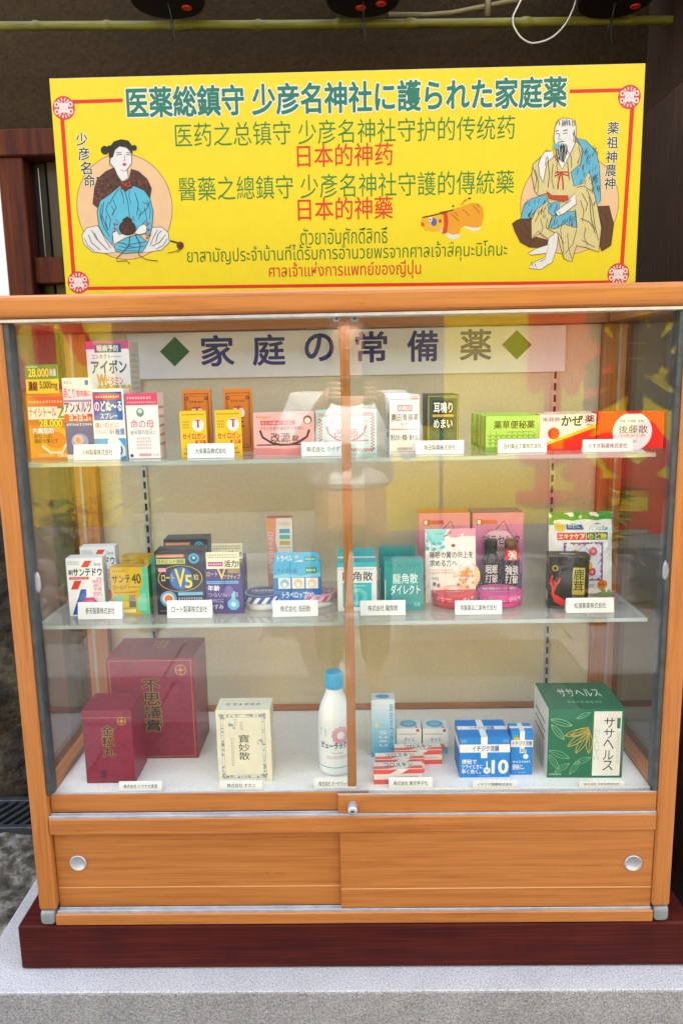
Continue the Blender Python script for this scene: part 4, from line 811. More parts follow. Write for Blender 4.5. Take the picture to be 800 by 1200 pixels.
def a_h2(F):
    F.rect(0, 0, 1, 1, '#f2ecc6'); F.micro(.05, .62, .95, .90, '#7a4a5a', 2); F.rect(.05, .15, .5, .42, '#b8488a'); F.text('活力!', .55, .10, .97, .50, '#2a2226', bold=.03); F.micro(.08, .2, .46, .36, '#f4e0ea', 1)
for (a, c_, yt, dd, ha, hb, ht, lab) in ((242, 285, 664.5, .105, 243.5, 282, 647, 'purple eye drop box with a cream header card, front one of its pair'), (249, 288, 653, .175, 250, 285.5, 637, 'purple eye drop box with a cream header card, behind the front purple one')):
    o = carton(lab, a, c_, yt, dd, ZM, .032, a_roh, '#4a3a86', '#2c2458', '#3a2c6c', group='purple eye drop boxes')
    xc, d, wd, hh = place(ha, hb, ht, dd, ZM); hz = z_at(yt+2, xc, dd)-ZM; header(o, wd, hz, hh-hz, -.0174, .0012, a_h2, '#f2ecc6')
def a_salmon(F, T, L, R):
    F.rect(0, 0, 1, 1, '#f0ece4'); F.poly([(0, 0), (.40, 0), (.36, .3), (.44, .5), (.34, .7), (.40, 1), (0, 1)], '#e89a86'); F.rect(.02, .84, .16, .97, '#e8a02a'); F.text('口内炎・のどの痛み', .06, .25, .24, .82, '#fbeee8', vert=True, bold=0); F.micro(.44, .90, .95, .95, '#d89a6a', 2)
    for i, c_ in enumerate(('#4aa6d8', '#4ab8a8', '#e0b84a')): F.rect(.50, .80-.08*i, .90, .855-.08*i, c_)
    F.rect(.46, .60, .95, .61, '#c8c4bc'); F.ell(.68, .42, F.w*.27, '#8a9a9c'); F.ell(.68, .42, F.w*.24, '#f0ece4'); F.line([(.68, .55), (.68, .3)], .001, '#8a9a9c'); F.line([(.5, .46), (.86, .46)], .001, '#8a9a9c'); F.ell(.68, .36, .0035, '#4a7a80'); R.micro(.1, .2, .9, .9, '#c8b0a8', 10)
carton('tall narrow white box with a salmon stripe at the back of the middle shelf', 314.5, 344.5, 607.5, .25, ZM, .03, a_salmon, '#f0ece4', '#d8c8c0', '#d06a5c')
def a_trav(F, T, L, R):
    F.rect(0, 0, 1, 1, '#2a84cc'); F.rect(0, .68, 1, 1, '#49b4de'); F.poly([(0, .72), (.3, .76), (.6, .70), (1, .78), (1, .68), (0, .66)], '#8ad2ec')
    for i in range(3):
        u = .10+.29*i; F.rect(u, .42, u+.26, .66, '#f4f2ea'); F.ell(u+.13, .54, F.h*.095, ('#8ac4e4', '#f0c8a0', '#f4d8b0')[i], F.h*.095); F.ell(u+.13, .51, F.h*.05, '#fbf6ec')
    F.rect(.0, .38, 1, .41, '#1c68ae'); F.text('トラベロップQQ', .18, .20, .85, .35, WH, bold=.03); F.micro(.2, .08, .8, .13, '#bcd8ee', 1); F.text('サイダー味', .08, .76, .50, .88, '#1c68ae', bold=.01); F.rect(.68, .76, .92, .90, '#3a9a6a'); F.micro(.7, .79, .9, .87, WH, 1)
o = carton('blue candy box with three picture squares and a hang tab, middle shelf centre', 321.5, 376.5, 659.5, .14, ZM, .028, a_trav, '#2a84cc', '#1c68ae', '#49b4de')
xc, d, wd, hh = place(324.5, 375, 647.5, .14, ZM); hz = z_at(661, xc, .14)-ZM
b = MB(); h_ = hh-hz; b.box(-wd/2, wd/2, -.0150, -.0140, hz-.002, hz+h_, '#49b4de', .0003, 1); F = Face(b, lambda u, v, l: (-wd/2+u*wd, -.0150-l, hz+v*h_), wd, h_)
F.ell(.5, .62, .0035, '#cfc4a4'); F.text('トラベル', .06, .25, .40, .75, '#e8f4fa', bold=.02); F.rect(.68, .25, .94, .62, '#2f9a78'); F.micro(.7, .3, .92, .55, WH, 1); F.poly([(.42, .2), (.6, .35), (.66, .2)], '#d8eef8'); b.build('hang_tab', o)
def tin(label, cx, cw, vt, vb, d, zs, style, group='round candy tins'):
    """cx centre px, cw width px; vb = lowest pixel of the base, vt = lowest pixel of the lid top rim"""
    d0 = at_z(cx, vb, zs).y if d is None else d
    r = (x_at(cx+cw/2, d0+.04, zs)-x_at(cx-cw/2, d0+.04, zs))/2; x = x_at(cx, d0+r, zs); h = z_at(vt, x, d0)-zs
    b = MB(); base, lid, topc, stripe = style['base'], style['lid'], style['top'], style.get('stripe')
    hl = h*.52
    b.lathe([(r*.93, 0), (r*.955, .0012), (r*.955, h-hl)], ink(base), 56, cap=True); o = b.build('candy_tin', None, (x, d0+r, zs+.0004)); tag(o, label, 'tin', group)
    L = MB(); n = 56
    if stripe:
        zs_ = [h-hl, h-.002]; V = []
        for i in range(n): a = 2*math.pi*i/n; V.append((r*math.cos(a), r*math.sin(a), zs_[0]))
        for i in range(n): a = 2*math.pi*(i+2.2)/n; V.append((r*math.cos(a), r*math.sin(a), zs_[1]))
        for i in range(n): L.add([V[i], V[(i+1) % n], V[n+(i+1) % n], V[n+i]], [(0, 1, 2, 3)], ink(stripe[(i//2) % len(stripe)], .3), True)
        L.lathe([(r, h-.002), (r*.985, h-.0004), (r*.95, h), (r*.93, h-.0006)], ink(style.get('rim', lid), .3), n, cap=True)
    else:
        L.lathe([(r, h-hl), (r*1.005, h-hl+.0008), (r, h-hl+.0018), (r, h-.002), (r*.985, h-.0004), (r*.95, h), (r*.93, h-.0006)], ink(lid, .28), n)
        C = Face(L, lambda u, v, l: (r*math.sin((u-.5)*3.0)*(1+l/r+.001), -r*math.cos((u-.5)*3.0)*(1+l/r+.001), h-hl+.002+v*(hl-.0045)), 3.0*r, hl-.0045, 10)
        style['side'](C) if 'side' in style else None
    F = Face(L, lambda u, v, l: ((u-.5)*2*r, (v-.5)*2*r, h-.0005+l), 2*r, 2*r)
    F.ell(.5, .5, r*.92, topc, r*.92, 44); style['art'](F); lo = L.build('lid', o); lo.location = (0, 0, 0)
    return o
def t_blue(F):
    F.ell(.5, .5, F.w*.44, '#e6ecf4', F.w*.44, 40); F.ell(.5, .5, F.w*.42, '#1f3f86', F.w*.42, 40); F.text('浅田飴', .2, .50, .8, .70, '#f0f2f6', bold=.02); F.text('水飴', .3, .28, .7, .45, '#c8d4ea', bold=.0) if False else F.micro(.24, .34, .76, .46, '#c8d4ea', 2)
tin('round tin with blue and white slanted stripes on the middle shelf', 308.5, 47, 700, 716, None, ZM, dict(base='#eef0f2', lid='#20509a', top='#20509a', stripe=['#1f56a8', '#f2f4f6'], rim='#1f4a94', art=t_blue))
def t_pink(F):
    rn = random.Random(9); F.ell(.5, .5, F.w*.45, '#f4b8d0', F.w*.45, 40)
    for i in range(60):
        a = rn.random()*6.28; q = rn.random()**.5*.40; F.ell(.5+q*math.cos(a), .5+q*math.sin(a), rn.uniform(.002, .0045), rn.choice(['#e05a92', '#f8e4ec', '#7ab86a', '#f0c04a', '#d84a6a']), n=8)
    F.ell(.62, .56, F.w*.20, '#e4f0f6', F.w*.15); F.ell(.62, .56, F.w*.17, '#4a9ed0', F.w*.11); F.text('飴', .54, .50, .70, .62, WH)
tin('round tin with pink flowery lid in front of the blue candy box', 372, 46, 698.5, 713, None, ZM, dict(base='#f4f2f4', lid='#e890b4', top='#f0a8c4', stripe=['#e890b4', '#f4c8d8', '#d8709a', '#f0dce4'], rim='#f0b0c8', art=t_pink))
def a_ryu(F, T, L, R):
    F.rect(0, 0, 1, 1, '#f2f4f2'); F.rect(0, .90, 1, 1, '#3cbcc8'); F.micro(.04, .83, .94, .88, '#9ab0b4', 1); F.text('龍角散', .12, .62, .90, .81, '#23282c', bold=.01); F.rect(.13, .08, .87, .58, '#3cc0c8'); F.ell(.52, .30, F.w*.24, '#7ad4d8', F.h*.17); F.ell(.52, .30, F.w*.13, '#3cc0c8', F.h*.1); F.micro(.3, .5, .7, .54, '#e8f6f6', 1); F.text('ⓡ', .1, .02, .14, .05, '#8a8a8a') if False else F.micro(.2, .11, .8, .14, '#e8f6f6', 1); T.rect(0, 0, 1, .8, '#3cbcc8')
for (a, c_, yt, dd, lab) in ((396, 441.5, 659, .11, 'white and turquoise throat powder box crossed by the wooden strip, front of its pair'), (396.5, 439.5, 646.5, .185, 'white and turquoise throat powder box behind the front one')):
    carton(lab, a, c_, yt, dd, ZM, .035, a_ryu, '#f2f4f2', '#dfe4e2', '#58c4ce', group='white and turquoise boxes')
def a_dir(F, T, L, R):
    F.rect(0, 0, 1, 1, '#199696'); F.text('のど、声、うるおす', .06, .86, .92, .93, '#0c5a60', bold=0); F.text('龍角散', .22, .54, .86, .74, '#e8f8f6', bold=.005); F.text('ダイレクト', .16, .32, .92, .52, '#e8f8f6', bold=.008); F.micro(.25, .22, .75, .25, '#0c5a60', 1); F.text('生薬', .76, .08, .92, .16, '#bfe6e2', bold=0); F.rect(.0, .16, 1, .175, '#2aa8a6'); F.line([(0, .62), (.02, .62), (.02, .02)], .001, '#e8f8f6')
for (a, c_, yt, dd, lab) in ((450.5, 495.5, 657, .11, 'teal granule box with white writing, front of its pair, right of the wooden strip'), (444.5, 487, 643.5, .19, 'teal granule box behind the front teal one')):
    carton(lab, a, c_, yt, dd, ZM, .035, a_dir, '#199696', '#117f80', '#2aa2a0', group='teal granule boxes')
def a_big(top, low, K_):
    def art(F, T, L, R):
        n = 14; ca = [int(top[i:i+2], 16) for i in (1, 3, 5)]; cb = [int(low[i:i+2], 16) for i in (1, 3, 5)]
        for i in range(n):
            q = i/(n-1); q = q*q*(3-2*q); F.rect(0, 1-(i+1)/n, 1, 1-i/n, '#%02x%02x%02x' % tuple(int(a+(b_-a)*q) for a, b_ in zip(ca, cb)))
        F.rect(.08, .85, .20, .92, '#c82a48'); F.rect(.10, .86, .16, .91, WH); F.rect(.20, .86, .48, .91, '#d83a58'); F.line([(.45, .78), (.62, .90), (.72, .76)], .0018, '#33262c'); F.line([(.72, .76), (.84, .66), (.88, .6)], .0014, '#33262c')
        F.ell(.52, .62, F.w*.30, '#f6c8da', F.h*.17); F.text('プラセンタ', .20, .60, .92, .72, '#2a2226', bold=.01, shear=.05); F.text('20,000', .34, .50, .66, .57, '#6a4a5a', bold=0); F.micro(.3, .76, .7, .80, '#a85a7a', 1); F.rect(0, .0, 1, .22, K_); F.micro(.1, .05, .9, .15, '#f0d8e6', 3)
    return art
carton('large pink box with an orange top edge behind the sleep pouch', 491, 549, 601.5, .235, ZM, .06, a_big('#ef8fb0', '#f0b088', '#f08a3c'), '#ef8fb0', '#e07a9a', '#f0822e')
carton('large pink and violet box behind the two small drink bottles, middle shelf', 552, 610.5, 601, .235, ZM, .06, a_big('#ea86b0', '#a45ab4', '#7a3a9a'), '#e686b0', '#c46aa0', '#a04a94')
def pouch(name, label, x0, x1, x2, x3, yt, yb_, d, zs, lean, thick, art, base, cat='pouch'):
    """flat filled pouch: pillow of two sheets, leaning back by lean (rad)"""
    xc, d, w, h = place((x0+x3)/2-(x1-x0+x2-x3)/4*0+0, (x1+x2)/2, yt, d, zs); w = x_at((x1+x2)/2, d, zs)-x_at((x0+x3)/2, d, zs); h = h/math.cos(lean)
    def bulge(u, v): 
        a = max(0, 1-abs(2*u-1)**4); c_ = max(0, min(1, min((v-.04)/.25, (.88-v)/.2))); return thick*a**.6*math.sin(c_*math.pi/2) + .0012*math.sin(u*17+v*9)*math.sin(v*23)*(1 if 0 < v < 1 else 0)
    b = MB(); n = 22
    for sg in (1, -1):
        vs = [((i/n-.5)*w, -sg*bulge(i/n, j/n)*(1 if sg > 0 else .5)-sg*.0003, j/n*h) for j in range(n+1) for i in range(n+1)]
        fs = [(j*(n+1)+i, j*(n+1)+i+1, (j+1)*(n+1)+i+1, (j+1)*(n+1)+i) for j in range(n) for i in range(n)]
        b.add(vs, fs if sg > 0 else [q[::-1] for q in fs], ink(base, .25), True)
    F = Face(b, lambda u, v, l: ((u-.5)*w, -bulge(u, v)-.0009-l*3, v*h), w, h, 12); art(F)
    x = (x_at((x0+x3)/2, d, zs)+x_at((x1+x2)/2, d, zs))/2
    o = b.build(name, None, (x, d, zs+.001), (-lean, 0, 0)); return tag(o, label, cat)
def a_sleep(F):
    F.rect(0, 0, 1, 1, '#f6efe8'); rn = random.Random(6)
    F.poly([(.0, .62), (.0, 1), (.44, 1), (.36, .86), (.22, .80), (.26, .72), (.12, .66)], '#8fd8d8'); F.poly([(.42, .93), (.50, 1), (1, 1), (1, .90), (.7, .90), (.55, .87)], '#f4a2b6'); F.poly([(.0, 0), (.0, .2), (.14, .26), (.3, .12), (.28, 0)], '#f6c8d0'); F.ell(.82, .36, F.w*.27, '#f6c48a', F.w*.28); F.ell(.55, .12, F.w*.3, '#f6d2a2', F.w*.18)
    for i in range(40):
        a = rn.random()*6.28; q = rn.random()**.5; F.ell(min(.97, .78+.2*q*math.cos(a)), .36+.16*q*math.sin(a), rn.uniform(.002, .005), rn.choice(['#f0a850', '#f8dcb0', '#ea9440', '#fbe8cc']), n=7)
    for i in range(22): F.ell(rn.uniform(.03, .36), rn.uniform(.72, .96), rn.uniform(.002, .0045), rn.choice(['#6cc8cc', '#b8e8e6', '#4ab8c0']), n=7)
    F.text('睡眠の質の向上を', .08, .61, .94, .70, '#3a2f2c', bold=.008); F.text('求める方へ', .08, .50, .62, .59, '#3a2f2c', bold=.008); F.micro(.08, .40, .56, .47, '#e8965a', 2); F.ell(.55, .78, .004, '#a8622a', .003); F.ell(.74, .80, .004, '#f6f2ec'); F.line([(.36, .9), (.46, .92), (.52, .96)], .0016, '#33262c'); F.micro(.1, .92, .34, .95, '#3a6a70', 1); F.text('大切な', .12, .30, .26, .36, '#4a4240', bold=0); F.rect(.14, .24, .2, .29, '#6a625e'); F.rect(.22, .22, .28, .27, '#8a827e'); F.text('機能性', .2, .2, .32, .3, '#4a4240') if False else None; F.micro(.66, .3, .8, .4, '#d86a2a', 2)
pouch('supplement_pouch', 'white and pastel supplement pouch leaning on the large pink box, middle shelf', 498, 556.5, 557, 499, 622, 696, .155, ZM, .10, .006, a_sleep, '#f4eee8')
def bottle(label, x0, x1, yt, d, zs, glassc, capc, art, group='small drink bottles'):
    xc, d, w, h = place(x0, x1, yt, d, zs); r = w/2; h = z_at(yt+1.5, xc, d+r)-zs; b = MB()
    b.lathe([(r*.9, 0), (r, .002), (r, h*.60), (r*.96, h*.66), (r*.74, h*.73), (r*.60, h*.77), (r*.60, h*.82)], ink(glassc, .18), 36); o = b.build('drink_bottle', None, (xc, d+r, zs+.0004)); tag(o, label, 'bottle', group)
    c = MB(); c.lathe([(r*.72, h*.80), (r*.74, h*.81), (r*.74, h*.84), (r*.70, h*.845), (r*.74, h*.85), (r*.74, h*.985), (r*.68, h)], ink(capc, .3, .4), 30); c.build('cap', o)
    l = MB(); l.lathe([(r*1.004, h*.04), (r*1.004, h*.60)], ink(K, .3), 36, cap=False)
    C = Face(l, lambda u, v, q: ((r*1.006+q)*math.sin((u-.5)*2.6), -(r*1.006+q)*math.cos((u-.5)*2.6), h*(.04+.56*v)), 2.6*r, h*.56, 8); art(C); l.build('label', o)
    return o
def l_black(F):
    F.rect(0, 0, 1, 1, '#121214'); F.rect(.28, 0.12, .72, .4, '#121214'); F.text('眠眠', .22, .66, .78, .93, WH, bold=.02); F.text('打破', .22, .36, .78, .63, WH, bold=.02); F.ell(.5, .22, .004, '#f0d81c'); F.poly([(.2, .02), (.5, .16), (.8, .02)], '#e8e8e4'); F.text('刺激', .4, .03, .6, .1, K)
bottle('small black drink bottle with a black cap beside the sleep pouch, middle shelf', 565, 585.5, 631, .20, ZM, '#0c0b0c', '#2c2a2a', l_black)
def l_gold(F):
    F.rect(0, 0, 1, 1, '#141214'); F.rect(0, 0, 1, .22, '#a8682a'); F.text('強強', .2, .62, .80, .93, WH, bold=.025); F.text('打破', .2, .34, .80, .60, WH, bold=.025); F.ell(.45, .27, .005, '#e02a1c'); F.rect(.2, .0, .34, .22, '#c88a3a'); F.rect(.6, .0, .72, .22, '#8a4a1a')
o = bottle('small black and amber drink bottle with a red neck tag, right of the all-black bottle', 588.5, 609, 631, .195, ZM, '#2a140a', '#7a5a30', l_gold)
b = MB(); xc, d, w_, h_ = place(588.5, 609, 631, .195, ZM); r_ = w_/2
C = Face(b, lambda u, v, q: ((r_*.99+q)*math.sin((u-.5)*1.9), -(r_*.99+q)*math.cos((u-.5)*1.9), h_*(.615+.19*v)), 1.9*r_, h_*.19, 8); C.rect(0, 0, 1, 1, '#e4382c'); C.text('強', .25, .1, .75, .9, WH, bold=.03); b.build('neck_tag', o)
def t_red(top, art_c):
    def art(F): F.ell(.5, .5, F.w*.42, top, F.w*.42, 40); F.text('常盤のど飴', .12, .52, .88, .70, '#fbeaea', bold=.02); F.text('のど飴', .3, .3, .7, .42, '#f6d4d8', bold=0) if False else F.micro(.3, .3, .7, .4, '#f6d4d8', 1)
    return art
tin('red round candy tin in front of the sleep pouch, middle shelf', 531, 52, 698.5, 715, None, ZM, dict(base='#c8283a', lid='#d8303c', top='#e04450', art=t_red('#d8303c', 0), side=lambda C: (C.rect(0, .0, 1, .12, '#f0d0d0'), C.text('のど飴', .6, .2, .8, .85, '#fbeaea'), C.micro(.2, .3, .42, .8, '#f4c8cc', 1))))
tin('magenta round candy tin beside the red tin, middle shelf', 584.5, 52, 698.5, 714, None, ZM, dict(base='#d83482', lid='#dc3f8e', top='#e8569e', art=t_red('#e04a96', 0), side=lambda C: (C.rect(0, .0, 1, .12, '#f4d0e2'), C.text('のど飴', .58, .2, .80, .85, '#fdeaf4'), C.ell(.3, .5, .003, '#7ab86a'))))
def a_candy(F):
    F.rect(0, 0, 1, 1, '#eff1ee'); F.rect(0, .85, 1, 1, '#2f9a3c'); F.rect(0, .0, 1, .055, '#2f9a3c'); F.ell(.5, .94, .0036, '#d8d4bc'); F.ell(.17, .835, F.w*.09, '#e8c41c'); F.micro(.11, .82, .23, .85, '#8a6a10', 1); F.poly([(.27, .79), (.55, .79), (.52, .84), (.56, .88), (.27, .88)], '#2a5aa0'); F.text('のどに', .30, .81, .48, .86, '#d8e4f4', bold=.01); F.text('ノンシュガー', .62, .78, .92, .84, '#3a5a9a', bold=0, shear=.03); F.poly([(.8, .78), (.92, .78), (.93, .81)], '#5ab4d8')
    F.rect(.12, .665, .57, .755, '#e2382c'); F.text('エキナケア', .14, .68, .55, .74, '#fdf3ea', bold=.025); F.rect(.58, .665, .92, .755, '#3a6a6a'); F.text('のど飴', .60, .675, .90, .745, '#f4dc3a', bold=.025)
    checker(F, .22, .17, .84, .635, .0055, '#d84a9a'); F.frame(.22, .17, .84, .635, .003, '#7a4ab0'); F.rect(.26, .205, .80, .60, '#dfe6f2'); F.line([(.53, .60), (.80, .40), (.53, .205), (.26, .40)], .0014, '#3a86b8', True)
    rn = random.Random(12)
    for (cu, cv, c_) in ((.40, .50, '#e88a2a'), (.68, .53, '#d83a9a'), (.66, .28, '#d83a9a'), (.52, .40, '#8a4a9a'), (.40, .30, '#e86a2a'), (.60, .36, '#e8a02a'), (.58, .46, '#7a5a3a')):
        for k_ in range(8): a = k_*.785; F.ell(cu+.045*math.cos(a), cv+.035*math.sin(a), .0032, c_, n=8)
        F.ell(cu, cv, .0032, '#f0c04a', n=10)
    F.ell(.84, .12, F.w*.08, '#e8842c'); F.micro(.79, .10, .89, .14, '#8a3a10', 1); F.micro(.5, .08, .72, .13, '#4a4a4a', 2)
pouch('candy_pouch', 'white throat candy bag with a green top, behind the black antler box, middle shelf right', 640.5, 712.5, 716, 643, 602.5, 697, .20, ZM, .12, .008, a_candy, '#eff1ee')
def a_black(F, T, L, R):
    F.rect(0, 0, 1, 1, '#131113'); F.frame(.0, .0, 1, 1, .0006, '#4a4040'); F.rect(.58, .20, .92, .82, '#2a2410'); F.rect(.60, .28, .90, .80, '#b6ac4a'); F.text('鹿茸', .62, .34, .88, .78, '#1c1a10', bold=.012, vert=True); F.rect(.6, .21, .9, .27, '#6a6230'); F.micro(.64, .225, .86, .255, '#1c1a10', 1); F.ell(.16, .78, .0055, '#c8a83a'); F.ell(.16, .78, .0038, '#3a3010')
    RR = '#e02418'
    F.poly([(.06, .33), (.12, .28), (.22, .26), (.40, .18), (.58, .12), (.62, .04), (.34, .06), (.16, .14)], RR); F.line([(.12, .30), (.10, .44), (.06, .54), (.10, .64)], .0032, RR); F.line([(.12, .30), (.18, .46), (.26, .52), (.28, .60)], .0030, RR); F.line([(.10, .44), (.02, .50)], .0022, RR); F.line([(.18, .46), (.14, .54)], .0022, RR); F.line([(.13, .3), (.16, .2)], .005, RR)
    F.poly([(.82, .02), (.98, .04), (.97, .16), (.86, .12)], RR); F.micro(.06, .02, .44, .05, '#9a9a9a', 1)
    L.rect(.15, .10, .75, .28, '#d8d8d4'); L.rect(.4, .82, .8, .94, '#c8923a'); L.micro(.2, .35, .8, .75, '#8a8a86', 6); T.rect(.3, .45, .7, .6, '#c8c4bc')
carton('glossy black box with a red deer antler and gold panel on the middle shelf', 641, 686, 653, .105, ZM, .05, a_black, '#131113', '#0e0d0e', '#1c1a1a', yaw=-.16)
# clear acrylic stand behind the candy bag
b = MB(); q = at_y(716, 690, .25); b.add([(q.x-.13, .285, ZM+.001), (q.x+.005, .285, ZM+.001), (q.x-.012, .315, ZM+.10), (q.x-.12, .315, ZM+.10), (q.x-.13, .288, ZM+.001), (q.x+.005, .288, ZM+.001), (q.x-.012, .318, ZM+.10), (q.x-.12, .318, ZM+.10)],
      [(0, 1, 2, 3), (5, 4, 7, 6), (1, 5, 6, 2), (4, 0, 3, 7), (3, 2, 6, 7), (0, 4, 5, 1)], CLEARP)
tag(b.build('acrylic_stand'), 'clear acrylic stand holding up the white throat candy bag', 'stand')

# ---- case floor
def marble(base, dark):
    return noisy('marbled_' + base.strip('#'), [(.3, dark), (.5, base), (.62, dark), (.8, base)], 60, 8, .3, 0, ndist=1.5)
BUR = marble('#861535', '#650e27')
def a_burg(chars, fu, emb, gold='#c89a3a'):
    def art(F, T, L, R):
        F.frame(.03, .02, .97, .98 if fu else .92, .0009, gold) if fu else F.rect(.0, .90, 1, .905, gold)
        F.ell(emb[0], emb[1], .0115 if fu else .0085, gold); F.ell(emb[0], emb[1], .0100 if fu else .0072, BUR); r = .0105 if fu else .0078
        F.line([(emb[0]-r/F.w, emb[1]), (emb[0]+r/F.w, emb[1])], .0014, gold); F.line([(emb[0], emb[1]-r/F.h), (emb[0], emb[1]+r/F.h)], .0014, gold); F.ell(emb[0], emb[1], .003, gold)
        u0, v0, u1, v1 = fu if fu else (.38, .36, .62, .80)
        F.text(chars, u0, v0, u1, v1, '#191214', bold=.018, out=gold, ow=.03, vert=True)
        if not fu: F.text('薬', .30, .07, .42, .18, '#3a1420', vert=True); F.frame(.30, .06, .43, .19, .0006, '#3a1420')
        else: T.text('不思議', .42, .5, .6, .85, gold, bold=0)
    return art
def burg(label, x0, x1, yt, yb, dep, chars, fu, emb, sy):
    xc, d, w, h = place(x0, x1, yt, None, ZF, yb); b = MB()
    b.box(-w/2, w/2, -dep/2, dep/2, 0, h, BUR, .0012, 2)
    F = Face(b, lambda u, v, l: (-w/2+u*w, -dep/2-l, v*h), w, h); T = Face(b, lambda u, v, l: (-w/2+u*w, -dep/2+v*dep, h+l), w, dep)
    a_burg(chars, fu, emb)(F, T, None, None)
    return tag(b.build('medicine_box', None, (xc, d+dep/2, ZF+.0004), (0, 0, sy)), label, 'medicine box', 'burgundy medicine boxes')
burg('large burgundy box with gold-edged black characters at the back left of the case floor', 131, 232, 772, 889, .125, '不思議膏', (.40, .27, .60, .80), (.85, .885), .0)
burg('smaller burgundy box in front of the large burgundy one on the case floor', 100, 158, 833, 918, .085, '金粒丸', None, (.80, .855), 0)
def a_cream(F, T, L, R):
    F.rect(0, 0, 1, 1, '#ece6cc'); G = '#9aa2a8'; F.frame(.08, .05, .90, .94, .0009, G); F.frame(.13, .09, .85, .90, .0006, G); rn = random.Random(21)
    for i in range(90):
        s_ = rn.random(); e = rn.choice((0, 1, 2, 3)); u, v = ((.105, .07+.85*s_), (.875, .07+.85*s_), (.1+.78*s_, .07), (.1+.78*s_, .92))[e]; F.ell(u+rn.uniform(-.015, .015), v+rn.uniform(-.01, .01), rn.uniform(.0009, .0022), rn.choice([G, '#b8bcb8', '#848e96']), n=7)
    for (u, v) in ((.12, .08), (.86, .08), (.12, .91), (.86, .91), (.8, .55), (.28, .78)):
        for k_ in range(9): F.ell(u+rn.uniform(-.05, .05), v+rn.uniform(-.035, .035), rn.uniform(.001, .003), rn.choice([G, '#b0b6b6']), n=8)
    F.text('寶妙散', .40, .30, .60, .66, '#2a2c2a', bold=.004, vert=True); F.text('家伝名薬', .26, .22, .32, .60, '#7a7c74', bold=-.002, vert=True) if False else F.micro(.26, .22, .31, .62, '#9a9c90', 12); F.micro(.44, .72, .5, .84, '#8a8c80', 4); F.micro(.34, .78, .38, .88, '#8a8c80', 3); F.micro(.7, .015, .95, .035, '#8a8c80', 1); T.micro(.15, .3, .85, .6, '#8a8c80', 1)
carton('cream box with a grey ornamental frame on the case floor, left of the white bottle', 256, 319, 832, None, ZF, .055, a_cream, '#ece6cc', '#d8d0b4', '#efe9d2', yb=916)
# white bottle
xc, d, w_, h_ = place(373, 413, 784, None, ZF, 911); r = w_/2; h_ = z_at(787, xc, d+r)-ZF
b = MB(); b.lathe([(r*.85, 0), (r*.97, .003), (r, .010), (r, h_*.50), (r*.985, h_*.56), (r*.90, h_*.64), (r*.74, h_*.71), (r*.58, h_*.77), (r*.49, h_*.81), (r*.47, h_*.85), (r*.47, h_*.86)], ink('#f4f5f1', .3), 48)
o = tag(b.build('disinfectant_bottle', None, (xc, d+r, ZF+.0004)), 'white plastic bottle with a light blue cap standing on the case floor', 'bottle')
c = MB(); n = 60; rr = r*.52; zz = [h_*.845, h_*.855, h_*.985, h_]
for j in range(3):
    V = []
    for k_ in (j, j+1):
        for i in range(n): a = 2*math.pi*i/n; q = rr*(1 if i % 2 else .965)*(.94 if k_ == 3 else 1); V.append((q*math.cos(a), q*math.sin(a), zz[k_]))
    c.add(V, [(i, (i+1) % n, n+(i+1) % n, n+i) for i in range(n)], ink('#2fb4e4', .35))
c.lathe([(rr*.94, h_-.0001), (rr*.9, h_+.0004)], ink('#2fb4e4', .35), 40); c.build('cap', o)
l = MB(); C = Face(l, lambda u, v, q: ((r*1.002+q)*math.sin((u-.5)*2.6), -(r*1.002+q)*math.cos((u-.5)*2.6), h_*(.06+.44*v)), 2.6*r, h_*.44, 12)
C.rect(0, 0, 1, 1, '#f2f5f2'); C.rect(0, .07, 1, .09, '#3ab4c4')
for i in range(5): C.poly([(.14, .80+.035*i), (.30, .78+.035*i), (.30, .80+.035*i), (.14, .82+.035*i)], '#38b4c8')
for i in range(12):
    a = i*.5236; P_ = [(.64+(.013+.016*t_)*math.cos(a+t_*1.2)/C.w*1.0*.62, .82+(.013+.016*t_)*math.sin(a+t_*1.2)/C.h*.62) for t_ in (0, .35, .7, 1)]; C.line(P_, .0028, '#e6a0b4')
C.text('ピューラックス', .18, .52, .88, .66, '#27407a', bold=.03); C.micro(.42, .40, .68, .44, '#6a7480', 1); C.micro(.30, .28, .80, .36, '#8a929a', 2); l.build('label', o)
def a_susu(F, T, L, R):
    n = 12
    for i in range(n): q = i/(n-1); F.rect(0, 1-(i+1)/n, 1, 1-i/n, '#%02x%02x%02x' % (int(228-130*q), int(240-56*q), int(244-16*q)))
    F.text('Sussa', .42, .16, .66, .48, '#3a86b0', bold=0) if False else F.text('Susu', .34, .18, .66, .46, '#e8f4f8', bold=.01, vert=True); F.text('頭皮すっきり', .78, .12, .94, .92, '#2f78a8', bold=0, vert=True); F.ell(.24, .55, .004, '#f4e48a'); F.rect(0, 0, 1, .06, '#4aa6d0'); F.micro(.1, .015, .7, .04, WH, 1); T.ell(.5, .5, T.w*.3, '#5ab4dc', T.h*.3)
carton('tall slim white and light blue box left of the two small white boxes', 435.5, 462.5, 820, None, ZF, .032, a_susu, '#dcecf0', '#c8dce2', '#eef4f4', yb=887)
